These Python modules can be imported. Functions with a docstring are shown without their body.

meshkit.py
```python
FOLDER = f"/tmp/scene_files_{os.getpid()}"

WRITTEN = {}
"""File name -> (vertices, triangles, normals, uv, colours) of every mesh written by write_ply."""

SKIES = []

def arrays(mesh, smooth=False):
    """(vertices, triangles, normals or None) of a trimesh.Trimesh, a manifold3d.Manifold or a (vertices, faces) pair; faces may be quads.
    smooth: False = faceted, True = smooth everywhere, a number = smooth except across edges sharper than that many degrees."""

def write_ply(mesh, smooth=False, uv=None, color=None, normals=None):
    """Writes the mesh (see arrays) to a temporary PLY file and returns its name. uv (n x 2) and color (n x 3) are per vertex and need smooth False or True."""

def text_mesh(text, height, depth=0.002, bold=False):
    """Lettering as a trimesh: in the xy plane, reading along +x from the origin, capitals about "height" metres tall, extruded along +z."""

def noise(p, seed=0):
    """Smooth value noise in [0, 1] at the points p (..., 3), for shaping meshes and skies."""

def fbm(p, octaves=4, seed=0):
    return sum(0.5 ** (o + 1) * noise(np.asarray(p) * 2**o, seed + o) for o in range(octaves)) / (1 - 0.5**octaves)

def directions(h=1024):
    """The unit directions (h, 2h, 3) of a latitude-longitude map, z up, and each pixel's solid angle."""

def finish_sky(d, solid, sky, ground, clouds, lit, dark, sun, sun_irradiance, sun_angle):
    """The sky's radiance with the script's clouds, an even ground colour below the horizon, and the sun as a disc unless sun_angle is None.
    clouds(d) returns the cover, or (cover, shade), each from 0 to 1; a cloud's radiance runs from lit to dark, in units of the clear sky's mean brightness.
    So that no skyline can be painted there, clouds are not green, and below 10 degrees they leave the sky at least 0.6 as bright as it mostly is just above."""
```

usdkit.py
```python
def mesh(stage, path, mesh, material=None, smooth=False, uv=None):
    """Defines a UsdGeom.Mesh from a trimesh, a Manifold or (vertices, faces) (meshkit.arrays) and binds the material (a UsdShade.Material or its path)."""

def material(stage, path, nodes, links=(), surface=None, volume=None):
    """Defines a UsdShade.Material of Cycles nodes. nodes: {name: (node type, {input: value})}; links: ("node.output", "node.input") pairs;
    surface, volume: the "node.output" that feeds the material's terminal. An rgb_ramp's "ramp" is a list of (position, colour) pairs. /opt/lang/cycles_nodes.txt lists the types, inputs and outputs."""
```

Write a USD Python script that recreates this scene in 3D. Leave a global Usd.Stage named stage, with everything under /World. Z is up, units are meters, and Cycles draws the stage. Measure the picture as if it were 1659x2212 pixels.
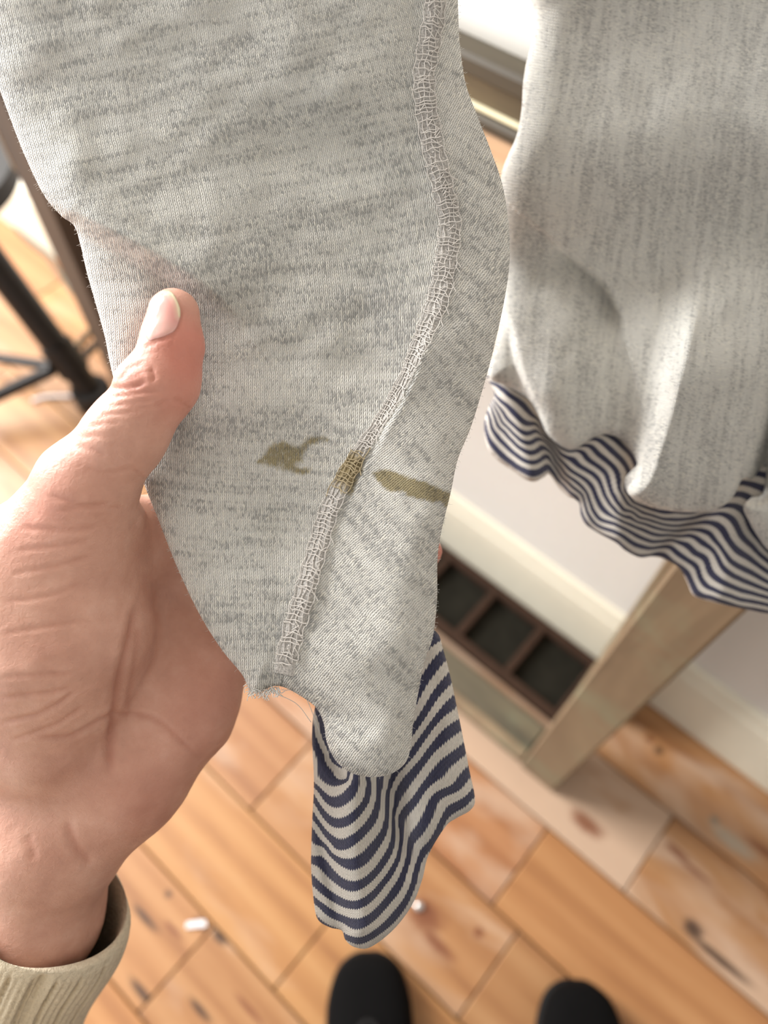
import math, random
import numpy as np, trimesh, usdkit, meshkit
import shapely, shapely.geometry as sg
from scipy.spatial import Delaunay, cKDTree
from scipy.interpolate import RBFInterpolator
from pxr import Usd, UsdGeom, UsdLux, UsdShade, Gf, Sdf, Vt

random.seed(7); rng = np.random.default_rng(7)
stage = Usd.Stage.CreateInMemory()
UsdGeom.SetStageUpAxis(stage, 'Z'); UsdGeom.SetStageMetersPerUnit(stage, 1.0)
world = UsdGeom.Xform.Define(stage, '/World'); stage.SetDefaultPrim(world.GetPrim())
UsdGeom.Scope.Define(stage, '/World/Looks')

# ------------------------------------------------------------------ camera
FPX, PITCH, CAMH = 1671.0, math.radians(59.0), 1.12
CF = np.array([0, math.cos(PITCH), -math.sin(PITCH)]); CU = np.array([0, math.sin(PITCH), math.cos(PITCH)]); CR = np.array([1.0, 0, 0])
CP = np.array([0, 0, CAMH])
cam = UsdGeom.Camera.Define(stage, '/World/Camera')
cam.AddTransformOp().Set(Gf.Matrix4d(*CR, 0, *CU, 0, *(-CF), 0, *CP, 1))
cam.CreateFocalLengthAttr(4.0); cam.CreateHorizontalApertureAttr(4.0 * 1659 / FPX); cam.CreateVerticalApertureAttr(4.0 * 2212 / FPX)
cam.CreateFStopAttr(0.75); cam.CreateFocusDistanceAttr(0.295); cam.CreateClippingRangeAttr(Gf.Vec2f(0.02, 100.0))
cam.CreateExposureAttr(0.1)

# wall frame: U runs along the wall, N out of the room through the wall, N = 0 on the wall
WU = np.array([0.75128289, -0.65998031]); WN = np.array([0.65998031, 0.75128289]); OFF = 0.51606
def W(u, n, z=0.0):
    q = u * WU + (n + OFF) * WN
    return np.array([q[0], q[1], z])
ROOM = Gf.Matrix4d(WU[0], WU[1], 0, 0, WN[0], WN[1], 0, 0, 0, 0, 1, 0, OFF * WN[0], OFF * WN[1], 0, 1)
ROOM3 = np.array([[WU[0], WU[1], 0], [WN[0], WN[1], 0], [0, 0, 1]])

# ------------------------------------------------------------------ light
def aim(pos, to):
    z = np.array(pos, float) - np.array(to, float); z /= np.linalg.norm(z)
    x = np.cross([0, 0, 1.0], z); x /= np.linalg.norm(x); y = np.cross(z, x)
    return Gf.Matrix4d(*x, 0, *y, 0, *z, 0, *map(float, pos), 1)
dome = UsdLux.DomeLight.Define(stage, '/World/sky_light')
dome.CreateColorAttr(Gf.Vec3f(0.94, 0.97, 1.0)); dome.CreateIntensityAttr(0.40)
win = UsdLux.RectLight.Define(stage, '/World/window_light')       # daylight through the window at the left end of the room
win.AddTransformOp().Set(aim(W(-2.2, -0.75, 1.6), W(-0.2, -0.45, 0.75)))
win.CreateWidthAttr(1.1); win.CreateHeightAttr(1.5); win.CreateIntensityAttr(29.0); win.CreateColorAttr(Gf.Vec3f(1.0, 0.995, 0.98))

# ------------------------------------------------------------------ helpers
used = {}
def numbered(parent, name):
    k = (parent, name); i = used.get(k, 0); used[k] = i + 1
    return f'{parent}/{name}' + (f'_{i:03d}' if i else '')
def pth(parent): return '/World' if parent is None else (parent if isinstance(parent, str) else str(parent.GetPath()))
def tag(prim, label=None, cat=None, group=None, kind=None):
    p = prim if isinstance(prim, Usd.Prim) else prim.GetPrim()
    for k, v in (('label', label), ('category', cat), ('group', group), ('kind', kind)):
        if v: p.SetCustomDataByKey(k, v)
    return p
def thing(name, label, cat, group=None, matrix=None, kind=None, loc=None):
    x = UsdGeom.Xform.Define(stage, numbered('/World', name))
    if matrix is not None: x.AddTransformOp().Set(matrix)
    elif loc is not None: x.AddTranslateOp().Set(Gf.Vec3d(*map(float, loc)))
    return tag(x, label, cat, group, kind)
def obj(name, m, mat, parent=None, smooth=35, uv=None, attrs=None, base=None):
    """one Mesh prim; base: world position of the parent's origin, taken off the points"""
    if base is not None:
        v, f, _ = meshkit.arrays(m); m = (np.array(v) - np.asarray(base), f)
    if uv is not None or attrs: smooth = True if smooth else False
    p = usdkit.mesh(stage, numbered(pth(parent), name), m, mat, smooth=smooth, uv=uv)
    api = UsdGeom.PrimvarsAPI(p)
    for k, v in (attrs or {}).items():
        api.CreatePrimvar(k, Sdf.ValueTypeNames.FloatArray, 'vertex').Set(Vt.FloatArray.FromNumpy(np.asarray(v, np.float32)))
    return p.GetPrim()
def srgb(*c):
    c = np.array(c, float) / 255.0
    return tuple(float(x) for x in np.where(c <= 0.04045, c / 12.92, ((c + 0.055) / 1.055) ** 2.4))
def mat(name, nodes, links, surface='p.BSDF'): return usdkit.material(stage, '/World/Looks/' + name, nodes, links, surface=surface)
def px3(x, y, d):
    """pixel of the photograph and distance along the view axis -> world point"""
    x, y, d = np.broadcast_arrays(np.asarray(x, float), np.asarray(y, float), np.asarray(d, float))
    return CP + d[..., None] * (CF + ((x - 829.5) / FPX)[..., None] * CR - ((y - 1106) / FPX)[..., None] * CU)
def pxc(x, y, d): return np.stack([(np.asarray(x) - 829.5) / FPX * d, -(np.asarray(y) - 1106) / FPX * d, -np.asarray(d) * np.ones_like(np.asarray(x, float))], -1)
def cam2world(p): return CP + p[..., 0:1] * CR + p[..., 1:2] * CU - p[..., 2:3] * CF
def box(lo, hi, bev=0.002):
    lo, hi = np.array(lo, float), np.array(hi, float)
    m = trimesh.creation.box(extents=hi - lo); m.apply_translation((lo + hi) / 2)
    if bev:
        b = min(bev, (hi - lo).min() * 0.45)
        pts = []
        for c in np.ndindex(2, 2, 2):
            p = np.where(c, hi, lo); s = np.where(c, -1, 1)
            for k in range(3):
                q = p + s * b; q[k] = p[k]; pts.append(q)
        m = trimesh.convex.convex_hull(np.array(pts))
    return m
def tube(pts, r, sides=10, caps=True):
    pts = np.asarray(pts, float); n = len(pts); r = np.broadcast_to(np.asarray(r, float), (n,))
    t = np.gradient(pts, axis=0); t /= np.linalg.norm(t, axis=1, keepdims=True) + 1e-12
    up = np.array([0, 0, 1.0]) if abs(t[0][2]) < 0.9 else np.array([1.0, 0, 0])
    a = np.cross(t[0], up); a /= np.linalg.norm(a); rings = []
    for i in range(n):
        a = a - t[i] * (a @ t[i]); a /= np.linalg.norm(a); b = np.cross(t[i], a)
        ang = np.linspace(0, 2 * np.pi, sides, endpoint=False)
        rings.append(pts[i] + r[i] * (np.cos(ang)[:, None] * a + np.sin(ang)[:, None] * b))
    v = np.concatenate(rings); f = []
    for i in range(n - 1):
        for k in range(sides):
            p, q = i * sides + k, i * sides + (k + 1) % sides
            f += [(p, q, q + sides), (p, q + sides, p + sides)]
    if caps:
        c0, c1 = len(v), len(v) + 1; v = np.vstack([v, pts[0], pts[-1]])
        for k in range(sides):
            f.append((c0, (k + 1) % sides, k)); f.append((c1, (n - 1) * sides + k, (n - 1) * sides + (k + 1) % sides))
    return trimesh.Trimesh(v, f, process=False)
def spline(pts, n=200, closed=False):
    pts = np.asarray(pts, float); m = len(pts)
    if closed: P = np.vstack([pts[-1], pts, pts[0], pts[1]]); segs = m
    else: P = np.vstack([2 * pts[0] - pts[1], pts, 2 * pts[-1] - pts[-2]]); segs = m - 1
    out = []
    per = max(2, n // segs)
    for i in range(segs):
        p0, p1, p2, p3 = P[i], P[i + 1], P[i + 2], P[i + 3]
        t = np.linspace(0, 1, per, endpoint=False)[:, None]
        out.append(0.5 * (2 * p1 + (p2 - p0) * t + (2 * p0 - 5 * p1 + 4 * p2 - p3) * t ** 2 + (3 * p1 - p0 - 3 * p2 + p3) * t ** 3))
    if not closed: out.append(pts[-1:])
    return np.vstack(out)
def resample(line, step, closed=False):
    L = np.vstack([line, line[:1]]) if closed else np.asarray(line)
    s = np.r_[0, np.cumsum(np.linalg.norm(np.diff(L, axis=0), axis=1))]
    n = max(2, int(round(s[-1] / step)))
    q = np.linspace(0, s[-1], n + 1)[: n if closed else n + 1]
    return np.stack([np.interp(q, s, L[:, k]) for k in range(L.shape[1])], 1)
def sstep(x): x = np.clip(x, 0, 1); return x * x * (3 - 2 * x)
def line_dist(P, line, soft=0.0):
    """signed distance to a polyline (positive on the right hand of the direction of travel, as the picture shows it) and 0..1 position along it"""
    A, B = np.asarray(line[:-1], float), np.asarray(line[1:], float); P = np.asarray(P, float)
    seg = np.linalg.norm(B - A, axis=1); cum = np.r_[0, np.cumsum(seg)]
    d = np.full(len(P), 1e9); side = np.zeros(len(P)); at = np.zeros(len(P)); ws = np.zeros(len(P)); wa = np.zeros(len(P))
    ds, ats, cs = [], [], []
    px_, py_ = P[:, 0], P[:, 1]
    for i in range(len(A)):
        ax_, ay_ = B[i] - A[i]; qx, qy = px_ - A[i][0], py_ - A[i][1]
        t = np.clip((qx * ax_ + qy * ay_) / (ax_ * ax_ + ay_ * ay_ + 1e-9), 0, 1)
        e = np.sqrt((qx - t * ax_) ** 2 + (qy - t * ay_) ** 2); a_ = (cum[i] + t * seg[i]) / cum[-1]; m = e < d
        d = np.where(m, e, d); side = np.where(m, np.sign(ax_ * qy - ay_ * qx), side); at = np.where(m, a_, at)
        if soft: ds.append(e); ats.append(a_)
    if soft:
        for e, a_, l_ in zip(ds, ats, seg):
            w = np.exp(-(e - d) / soft) * l_; ws += w; wa += w * a_
        at = wa / ws
    return d * side, at

# ------------------------------------------------------------------ materials
def coord_nodes(): return {'tc': ('texture_coordinate', {})}
def simple(name, col, rough=0.6, bump=0.0, scale=60.0, var=0.12, metallic=0.0, spec=0.5, stretch=(1, 1, 1)):
    c = np.array(col)
    return mat(name, {'tc': ('texture_coordinate', {}), 'm': ('mapping', {'scale': stretch}), 'n': ('noise_texture', {'scale': scale, 'detail': 5.0, 'roughness': 0.6}),
        'r': ('rgb_ramp', {'ramp': [(0.25, tuple(c * (1 - var))), (0.75, tuple(np.minimum(c * (1 + var), 1)))]}),
        'b': ('bump', {'strength': bump, 'distance': 0.002}),
        'p': ('principled_bsdf', {'roughness': rough, 'metallic': metallic, 'specular_ior_level': spec})},
        [('tc.object', 'm.vector'), ('m.vector', 'n.vector'), ('n.fac', 'r.fac'), ('r.color', 'p.base_color'), ('n.fac', 'b.height'), ('b.normal', 'p.normal')])

def wood(name, dark, mid, light, worn=None, worn_amt=0.5, offset=(0, 0, 0), along=(2.2, 34, 34), rough=0.45, knots=(), wear_scale=7.0, wear_at=0.55, bump=0):
    N = {'tc': ('texture_coordinate', {}), 'm': ('mapping', {'scale': along, 'location': offset}),
         'n': ('noise_texture', {'scale': 1.0, 'detail': 4.0, 'roughness': 0.65, 'distortion': 0.6}),
         'm2': ('mapping', {'scale': (along[0] * 0.55, along[1] * 0.42, along[2] * .42), 'location': tuple(-o * 1.7 for o in offset)}),
         'w': ('wave_texture', {'scale': 0.55, 'distortion': 6.0, 'detail': 3.0, 'detail_scale': 0.7, 'bands_direction': 'y'}),
         'mx': ('mix_float', {'fac': 0.22}),
         'r': ('rgb_ramp', {'ramp': [(0.2, dark), (0.45, mid), (0.8, light)]}),
         'm3': ('mapping', {'scale': (wear_scale * 0.7, wear_scale * 1.6, wear_scale), 'location': tuple(o * 2.3 + 3 for o in offset)}),
         'n3': ('noise_texture', {'scale': 1.0, 'detail': 3.0, 'roughness': 0.6, 'distortion': 0.4}),
         'wr': ('rgb_ramp', {'ramp': [(wear_at, (0, 0, 0)), (wear_at + 0.16, (worn_amt,) * 3)]}),
         'bw': ('rgb_to_bw', {}),
         'mw': ('mix_color', {'b': worn or light}),
         'b': ('bump', {'strength': bump, 'distance': 0.0015}),
         'p': ('principled_bsdf', {'roughness': rough})}
    L = [('tc.object', 'm.vector'), ('m.vector', 'n.vector'), ('tc.object', 'm2.vector'), ('m2.vector', 'w.vector'), ('n.fac', 'mx.a'), ('w.fac', 'mx.b'), ('mx.result', 'r.fac'),
         ('tc.object', 'm3.vector'), ('m3.vector', 'n3.vector'), ('n3.fac', 'wr.fac'), ('wr.color', 'bw.color'), ('bw.val', 'mw.fac'), ('r.color', 'mw.a'), ('n.fac', 'b.height'), ('b.normal', 'p.normal')]
    last = 'mw.result'
    for i, (ku, kn, ru, rn, kc) in enumerate(knots):
        k = f'k{i}'
        N[k + 'm'] = ('mapping', {'location': (-ku / ru, -kn / rn, 0), 'scale': (1 / ru, 1 / rn, 0)})
        N[k + 'n'] = ('noise_texture', {'scale': 1.6, 'detail': 3.0}); N[k + 'nn'] = ('vector_math', {'math_type': 'multiply_add', 'vector2': (0.9, 0.9, 0), 'vector3': (-.45, -.45, 0)})
        N[k + 'a'] = ('vector_math', {'math_type': 'add'}); N[k + 'l'] = ('vector_math', {'math_type': 'length'})
        N[k + 'r'] = ('map_range', {'from_min': 1.15, 'from_max': 0.45, 'to_min': 0.0, 'to_max': 0.9, 'clamp': True})
        N[k + 'x'] = ('mix_color', {'b': kc})
        L += [('tc.object', k + 'm.vector'), (k + 'm.vector', k + 'n.vector'), (k + 'n.color', k + 'nn.vector1'), (k + 'm.vector', k + 'a.vector1'), (k + 'nn.vector', k + 'a.vector2'), (k + 'a.vector', k + 'l.vector1'),
              (k + 'l.value', k + 'r.value'), (k + 'r.result', k + 'x.fac'), (last, k + 'x.a')]
        last = k + 'x.result'
    L.append((last, 'p.base_color'))
    if not bump:
        N.pop('b'); L = [l for l in L if not l[0].startswith('b.') and not l[1].startswith('b.')]
    return mat(name, N, L)

def nmath(N, L, name, kind, a=None, b=None, c=None):
    ins = {}
    for k, v in (('value1', a), ('value2', b), ('value3', c)):
        if isinstance(v, str): L.append((v, f'{name}.{k}'))
        elif v is not None: ins[k] = float(v)
    N[name] = ('math', {'math_type': kind, **ins}); return name + '.value'

def knit_height(N, L, u, v, slant=0.8):
    """stitch relief of a jersey knit: u counts wales, v counts courses"""
    fu = nmath(N, L, 'fu', 'fraction', u)
    a1 = nmath(N, L, 'a1', 'subtract', fu, 0.5); a2 = nmath(N, L, 'a2', 'absolute', a1); a = nmath(N, L, 'aa', 'multiply', a2, 2.0)
    sl = nmath(N, L, 'sl', 'multiply_add', a, slant, v); t = nmath(N, L, 'tt', 'fraction', sl)
    s1 = nmath(N, L, 's1', 'multiply', t, math.pi); s2 = nmath(N, L, 's2', 'sine', s1); s3 = nmath(N, L, 's3', 'power', s2, 0.6)
    g1 = nmath(N, L, 'g1', 'multiply', a, math.pi); g2 = nmath(N, L, 'g2', 'sine', g1); g3 = nmath(N, L, 'g3', 'power', g2, 0.7)
    m1 = nmath(N, L, 'm1', 'multiply', g3, 0.62)
    return nmath(N, L, 'hh', 'multiply_add', s3, 0.42, m1)

def heather(name, light, mid, dark, bump=1.0, dist=0.0009, stain=True, fleck=0.36):
    N, L = {'uv': ('uvmap', {'attribute': 'st'}), 'sp': ('separate_xyz', {})}, [('uv.UV', 'sp.vector')]
    h = knit_height(N, L, 'sp.x', 'sp.y')
    # melange yarn: soft streaks along the course, and single stitches of darker or paler fibre
    N['ms'] = ('mapping', {'scale': (0.045, 0.30, 1)}); N['ns'] = ('noise_texture', {'scale': 1.0, 'detail': 3.0, 'roughness': 0.62})
    N['ml'] = ('mapping', {'scale': (0.02, 0.05, 1)}); N['nl'] = ('noise_texture', {'scale': 1.0, 'detail': 1.0})
    L += [('uv.UV', 'ms.vector'), ('ms.vector', 'ns.vector'), ('uv.UV', 'ml.vector'), ('ml.vector', 'nl.vector')]
    a = nmath(N, L, 'q1', 'multiply_add', 'nl.fac', 0.55, 'ns.fac')
    N['sr0'] = ('map_range', {'range_type': 'smoothstep', 'from_min': 0.62, 'from_max': 1.0, 'clamp': True}); L.append((a, 'sr0.value'))
    N['cm'] = ('mix_color', {'a': light, 'b': mid}); L.append(('sr0.result', 'cm.fac'))
    u2 = nmath(N, L, 'u2', 'multiply', 'sp.x', 2.0); fu2 = nmath(N, L, 'fu2', 'floor', u2); fs = nmath(N, L, 'fs', 'floor', 'sl.value')
    N['cb'] = ('combine_xyz', {}); N['wn'] = ('white_noise_texture', {'dimensions': '3D'}); L += [(fu2, 'cb.x'), (fs, 'cb.y'), ('cb.vector', 'wn.vector')]
    e = nmath(N, L, 'e0', 'multiply_add', 'sr0.result', -fleck, 'wn.value')
    N['fr'] = ('map_range', {'from_min': 0.16, 'from_max': -0.10, 'to_min': 0.0, 'to_max': 0.64, 'clamp': True}); L.append((e, 'fr.value'))
    N['cf'] = ('mix_color', {'b': dark}); L += [('fr.result', 'cf.fac'), ('cm.result', 'cf.a')]
    N['pr'] = ('map_range', {'from_min': 0.75, 'from_max': 1.0, 'to_min': 0.0, 'to_max': 0.5, 'clamp': True}); L.append(('wn.value', 'pr.value'))
    N['cp'] = ('mix_color', {'b': tuple(np.minimum(np.array(light) * 1.25, .9) * np.array([1, .985, .93]))}); L += [('pr.result', 'cp.fac'), ('cf.result', 'cp.a')]
    last = 'cp.result'
    if stain:
        N['st'] = ('attribute', {'attribute': 'stain'}); N['mn'] = ('mapping', {'scale': (0.9, 0.7, 1)}); N['nn'] = ('noise_texture', {'scale': 0.8, 'detail': 3.0})
        L += [('uv.UV', 'mn.vector'), ('mn.vector', 'nn.vector')]
        e = nmath(N, L, 'e1', 'multiply_add', 'nn.fac', 0.75, 'st.fac'); e = nmath(N, L, 'e2', 'multiply_add', 'wn.value', 0.22, e)
        N['sr'] = ('map_range', {'from_min': 0.74, 'from_max': 1.3, 'to_min': 0.0, 'to_max': 0.95, 'clamp': True}); L.append((e, 'sr.value'))
        N['sx'] = ('mix_color', {'blend_type': 'multiply', 'b': srgb(178, 165, 128)}); L += [('sr.result', 'sx.fac'), (last, 'sx.a')]; last = 'sx.result'
    N['b'] = ('bump', {'strength': bump, 'distance': dist}); L += [(h, 'b.height'), ('b.normal', 'p.normal')]
    N['p'] = ('principled_bsdf', {'roughness': 0.95, 'specular_ior_level': 0.12, 'sheen_weight': 0.2, 'sheen_roughness': 0.5}); L.append((last, 'p.base_color'))
    return mat(name, N, L)

def stripes(name, navy, white, bump=0.9, dist=0.0006):
    """st.x counts rib wales, st.y counts stripes: white on whole numbers, navy between"""
    N, L = {'uv': ('uvmap', {'attribute': 'st'}), 'sp': ('separate_xyz', {})}, [('uv.UV', 'sp.vector')]
    vv = nmath(N, L, 'vv', 'multiply', 'sp.y', 7.0)
    h = knit_height(N, L, 'sp.x', vv, 0.5)
    tri = nmath(N, L, 'tr', 'multiply_add', 'aa.value', 0.10, 'sp.y')
    N['mw'] = ('mapping', {'scale': (0.35, 1.2, 1)}); N['nw'] = ('noise_texture', {'scale': 1.2, 'detail': 3.0}); L += [('uv.UV', 'mw.vector'), ('mw.vector', 'nw.vector')]
    tw = nmath(N, L, 'tw', 'multiply_add', 'nw.fac', 0.07, tri); t2 = nmath(N, L, 't2', 'add', tw, 0.5 - 0.085)
    f = nmath(N, L, 'tf', 'fraction', t2); g = nmath(N, L, 'tg', 'subtract', f, 0.5); k = nmath(N, L, 'tk', 'absolute', g)
    N['mr'] = ('map_range', {'from_min': 0.225, 'from_max': 0.262, 'clamp': True}); L.append((k, 'mr.value'))
    N['mf'] = ('mapping', {'scale': (1.2, 6, 1)}); N['nf'] = ('noise_texture', {'scale': 1.3, 'detail': 4.0, 'roughness': 0.7}); L += [('uv.UV', 'mf.vector'), ('mf.vector', 'nf.vector')]
    w, n = np.array(white), np.array(navy)
    N['rw'] = ('rgb_ramp', {'ramp': [(0.25, tuple(w * .78)), (0.6, tuple(w * 1.05))]}); N['rn'] = ('rgb_ramp', {'ramp': [(0.3, tuple(n * .7)), (0.75, tuple(n * 1.5))]})
    N['mx'] = ('mix_color', {}); L += [('nf.fac', 'rw.fac'), ('nf.fac', 'rn.fac'), ('mr.result', 'mx.fac'), ('rw.color', 'mx.a'), ('rn.color', 'mx.b'), ('mx.result', 'p.base_color')]
    N['b'] = ('bump', {'strength': bump, 'distance': dist}); L += [(h, 'b.height'), ('b.normal', 'p.normal')]
    N['p'] = ('principled_bsdf', {'roughness': 0.95, 'specular_ior_level': 0.12, 'sheen_weight': 0.2, 'sheen_roughness': 0.5})
    return mat(name, N, L)

M = {}
M['wall'] = simple('wall_paint', srgb(222, 219, 212), 0.75, 0.05, 90, 0.015)
M['baseboard'] = simple('cream_gloss_paint', srgb(224, 217, 197), 0.4, 0.05, 40, 0.03)
M['subfloor'] = simple('dark_joint', srgb(70, 48, 32), 0.9)
M['heather'] = heather('heather_knit_near', srgb(217, 215, 208), srgb(193, 191, 185), srgb(146, 146, 144))
M['heather2'] = heather('heather_knit_far', srgb(217, 215, 208), srgb(193, 191, 185), srgb(146, 146, 144), stain=False, fleck=0.22)
M['stripe'] = stripes('striped_rib', srgb(52, 53, 76), srgb(208, 202, 193))
M['thread'] = simple('seam_thread', srgb(200, 195, 189), 0.9, 0.0, 900, 0.14, spec=0.15)
M['seamtape'] = mat('seam_ground', {'tc': ('texture_coordinate', {}), 'n': ('noise_texture', {'scale': 1500.0, 'detail': 4.0}), 'r': ('rgb_ramp', {'ramp': [(.35, srgb(150, 147, 143)), (.65, srgb(196, 192, 187))]}), 'st': ('attribute', {'attribute': 'stain'}),
    'sx': ('mix_color', {'blend_type': 'multiply', 'b': srgb(205, 190, 152)}), 'b': ('bump', {'strength': .6, 'distance': .0006}), 'p': ('principled_bsdf', {'roughness': .95, 'specular_ior_level': .1})},
    [('tc.object', 'n.vector'), ('n.fac', 'r.fac'), ('r.color', 'sx.a'), ('st.fac', 'sx.fac'), ('sx.result', 'p.base_color'), ('n.fac', 'b.height'), ('b.normal', 'p.normal')])
M['thread_stained'] = simple('seam_thread_stained', srgb(164, 150, 122), 0.9, 0.0, 900, 0.15, spec=0.2)
M['lint'] = simple('lint_fibre', srgb(214, 212, 208), 0.9, spec=0.1)
M['navy'] = simple('navy_thread', srgb(52, 56, 84), 0.9, spec=0.1)

# ================================================================== THE SETTING
PD, PM, PL = srgb(126, 82, 49), srgb(155, 109, 69), srgb(170, 127, 86)
WORN = srgb(182, 155, 132)
kdark, kred = srgb(52, 32, 22), srgb(112, 64, 38)
fl = thing('floor', None, None, matrix=ROOM, kind='structure')
obj('subfloor', box((-2.3, -2.5, -0.04), (1.9, 0.0, -0.018), 0), M['subfloor'], fl, smooth=False)
tones = [(1.0, .25, .62), (.93, .5, .50), (1.06, .3, .60), (.97, .6, .47), (1.03, .2, .64), (.9, .4, .55)]
plankmats = []
for i, (t, wa, wat) in enumerate(tones):
    tint = np.array([1, 0.93 + 0.035 * (i % 3), 0.90 + 0.08 * (i % 2)])
    plankmats.append(wood(f'floor_plank_wood_{i}', tuple(np.array(PD) * t * tint), tuple(np.array(PM) * t * tint), tuple(np.array(PL) * t * tint), WORN, wa, offset=(i * 3.7, i * 5.3, i), wear_at=wat))
edges = [0.012, -0.112] + [-0.112 - 0.1262 * k for k in range(1, 19)]
known = {0: [-1.31, -0.62, 0.9], 1: [-0.95, -0.42, 0.173, 0.86], 2: [-1.2, -0.55, 0.053, 0.63], 3: [-1.35, -0.75, -0.267, 0.096, 0.72], 4: [-1.0, -0.55, -0.093, 0.5], 5: [-1.3, -0.72, -0.2, 0.3]}
special = {   # knots of the planks in view: row, plank's place, (along, across, radii, colour)
    (0, 2): [(0.112, -0.05, 0.008, 0.006, kdark), (0.094, -0.045, 0.007, 0.005, kred), (0.218, -0.081, 0.008, 0.006, srgb(110, 104, 92)), (0.30, -0.072, 0.05, 0.006, kred), (0.25, -0.09, .04, .012, srgb(160, 146, 128))],
    (1, 2): [(0.09, -0.2, 0.03, 0.012, kred)],
    (1, 3): [(0.262, -0.216, 0.016, 0.011, kdark), (0.305, -0.224, 0.05, 0.006, kdark), (0.2, -0.15, 0.02, 0.006, kred), (0.23, -0.155, 0.03, 0.004, kred)],
    (3, 3): [(-0.008, -0.426, 0.013, 0.010, kdark), (-0.004, -0.43, 0.03, 0.02, kred), (0.059, -0.4, 0.008, 0.007, kred), (0.03, -0.445, .03, .008, kred)],
    (5, 2): [(-0.272, -0.632, 0.006, 0.005, kdark), (-0.215, -0.627, 0.012, 0.006, kdark), (-0.273, -0.67, 0.028, 0.005, kdark), (-0.235, -0.655, 0.02, 0.004, kred), (-0.21, -0.725, 0.03, 0.006, kdark)],
    (5, 3): [(-0.185, -0.622, 0.014, 0.006, kdark), (-0.145, -0.69, 0.022, 0.005, kdark), (-0.1, -0.65, 0.03, 0.004, kred)]}
for r in range(len(edges) - 1):
    js = known.get(r)
    if js is None:
        js, q = [], -2.2 + rng.uniform(0.2, 0.7)
        while q < 1.7: js.append(q); q += rng.uniform(0.45, 0.95)
    us = [-2.3] + sorted(js) + [1.9]
    for i in range(len(us) - 1):
        g = 0.0010
        lo = (us[i] + g, edges[r + 1] + g, -0.018 + rng.uniform(0, 0.0003)); hi = (us[i + 1] - g, edges[r] - g, rng.uniform(-0.0005, 0.0003))
        k = (r * 5 + i * 2 + (r * i) % 3) % len(plankmats); pm = plankmats[k]
        if (r, i) in special:
            t, wa, wat = tones[k]
            if (r, i) == (1, 3): wa, wat = .75, .47
            if (r, i) == (0, 2): wa, wat = .8, .45
            if (r, i) == (1, 2): wa, wat = .9, .30
            pm = wood(f'floor_plank_knotty_{r}_{i}', tuple(np.array(PD) * t), tuple(np.array(PM) * t), tuple(np.array(PL) * t), WORN, wa, offset=(r * 2.1 + i, r * 1.3, i), wear_at=wat, knots=special[(r, i)])
        obj('plank', box(lo, hi, 0.0013), pm, fl, smooth=False)

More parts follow.
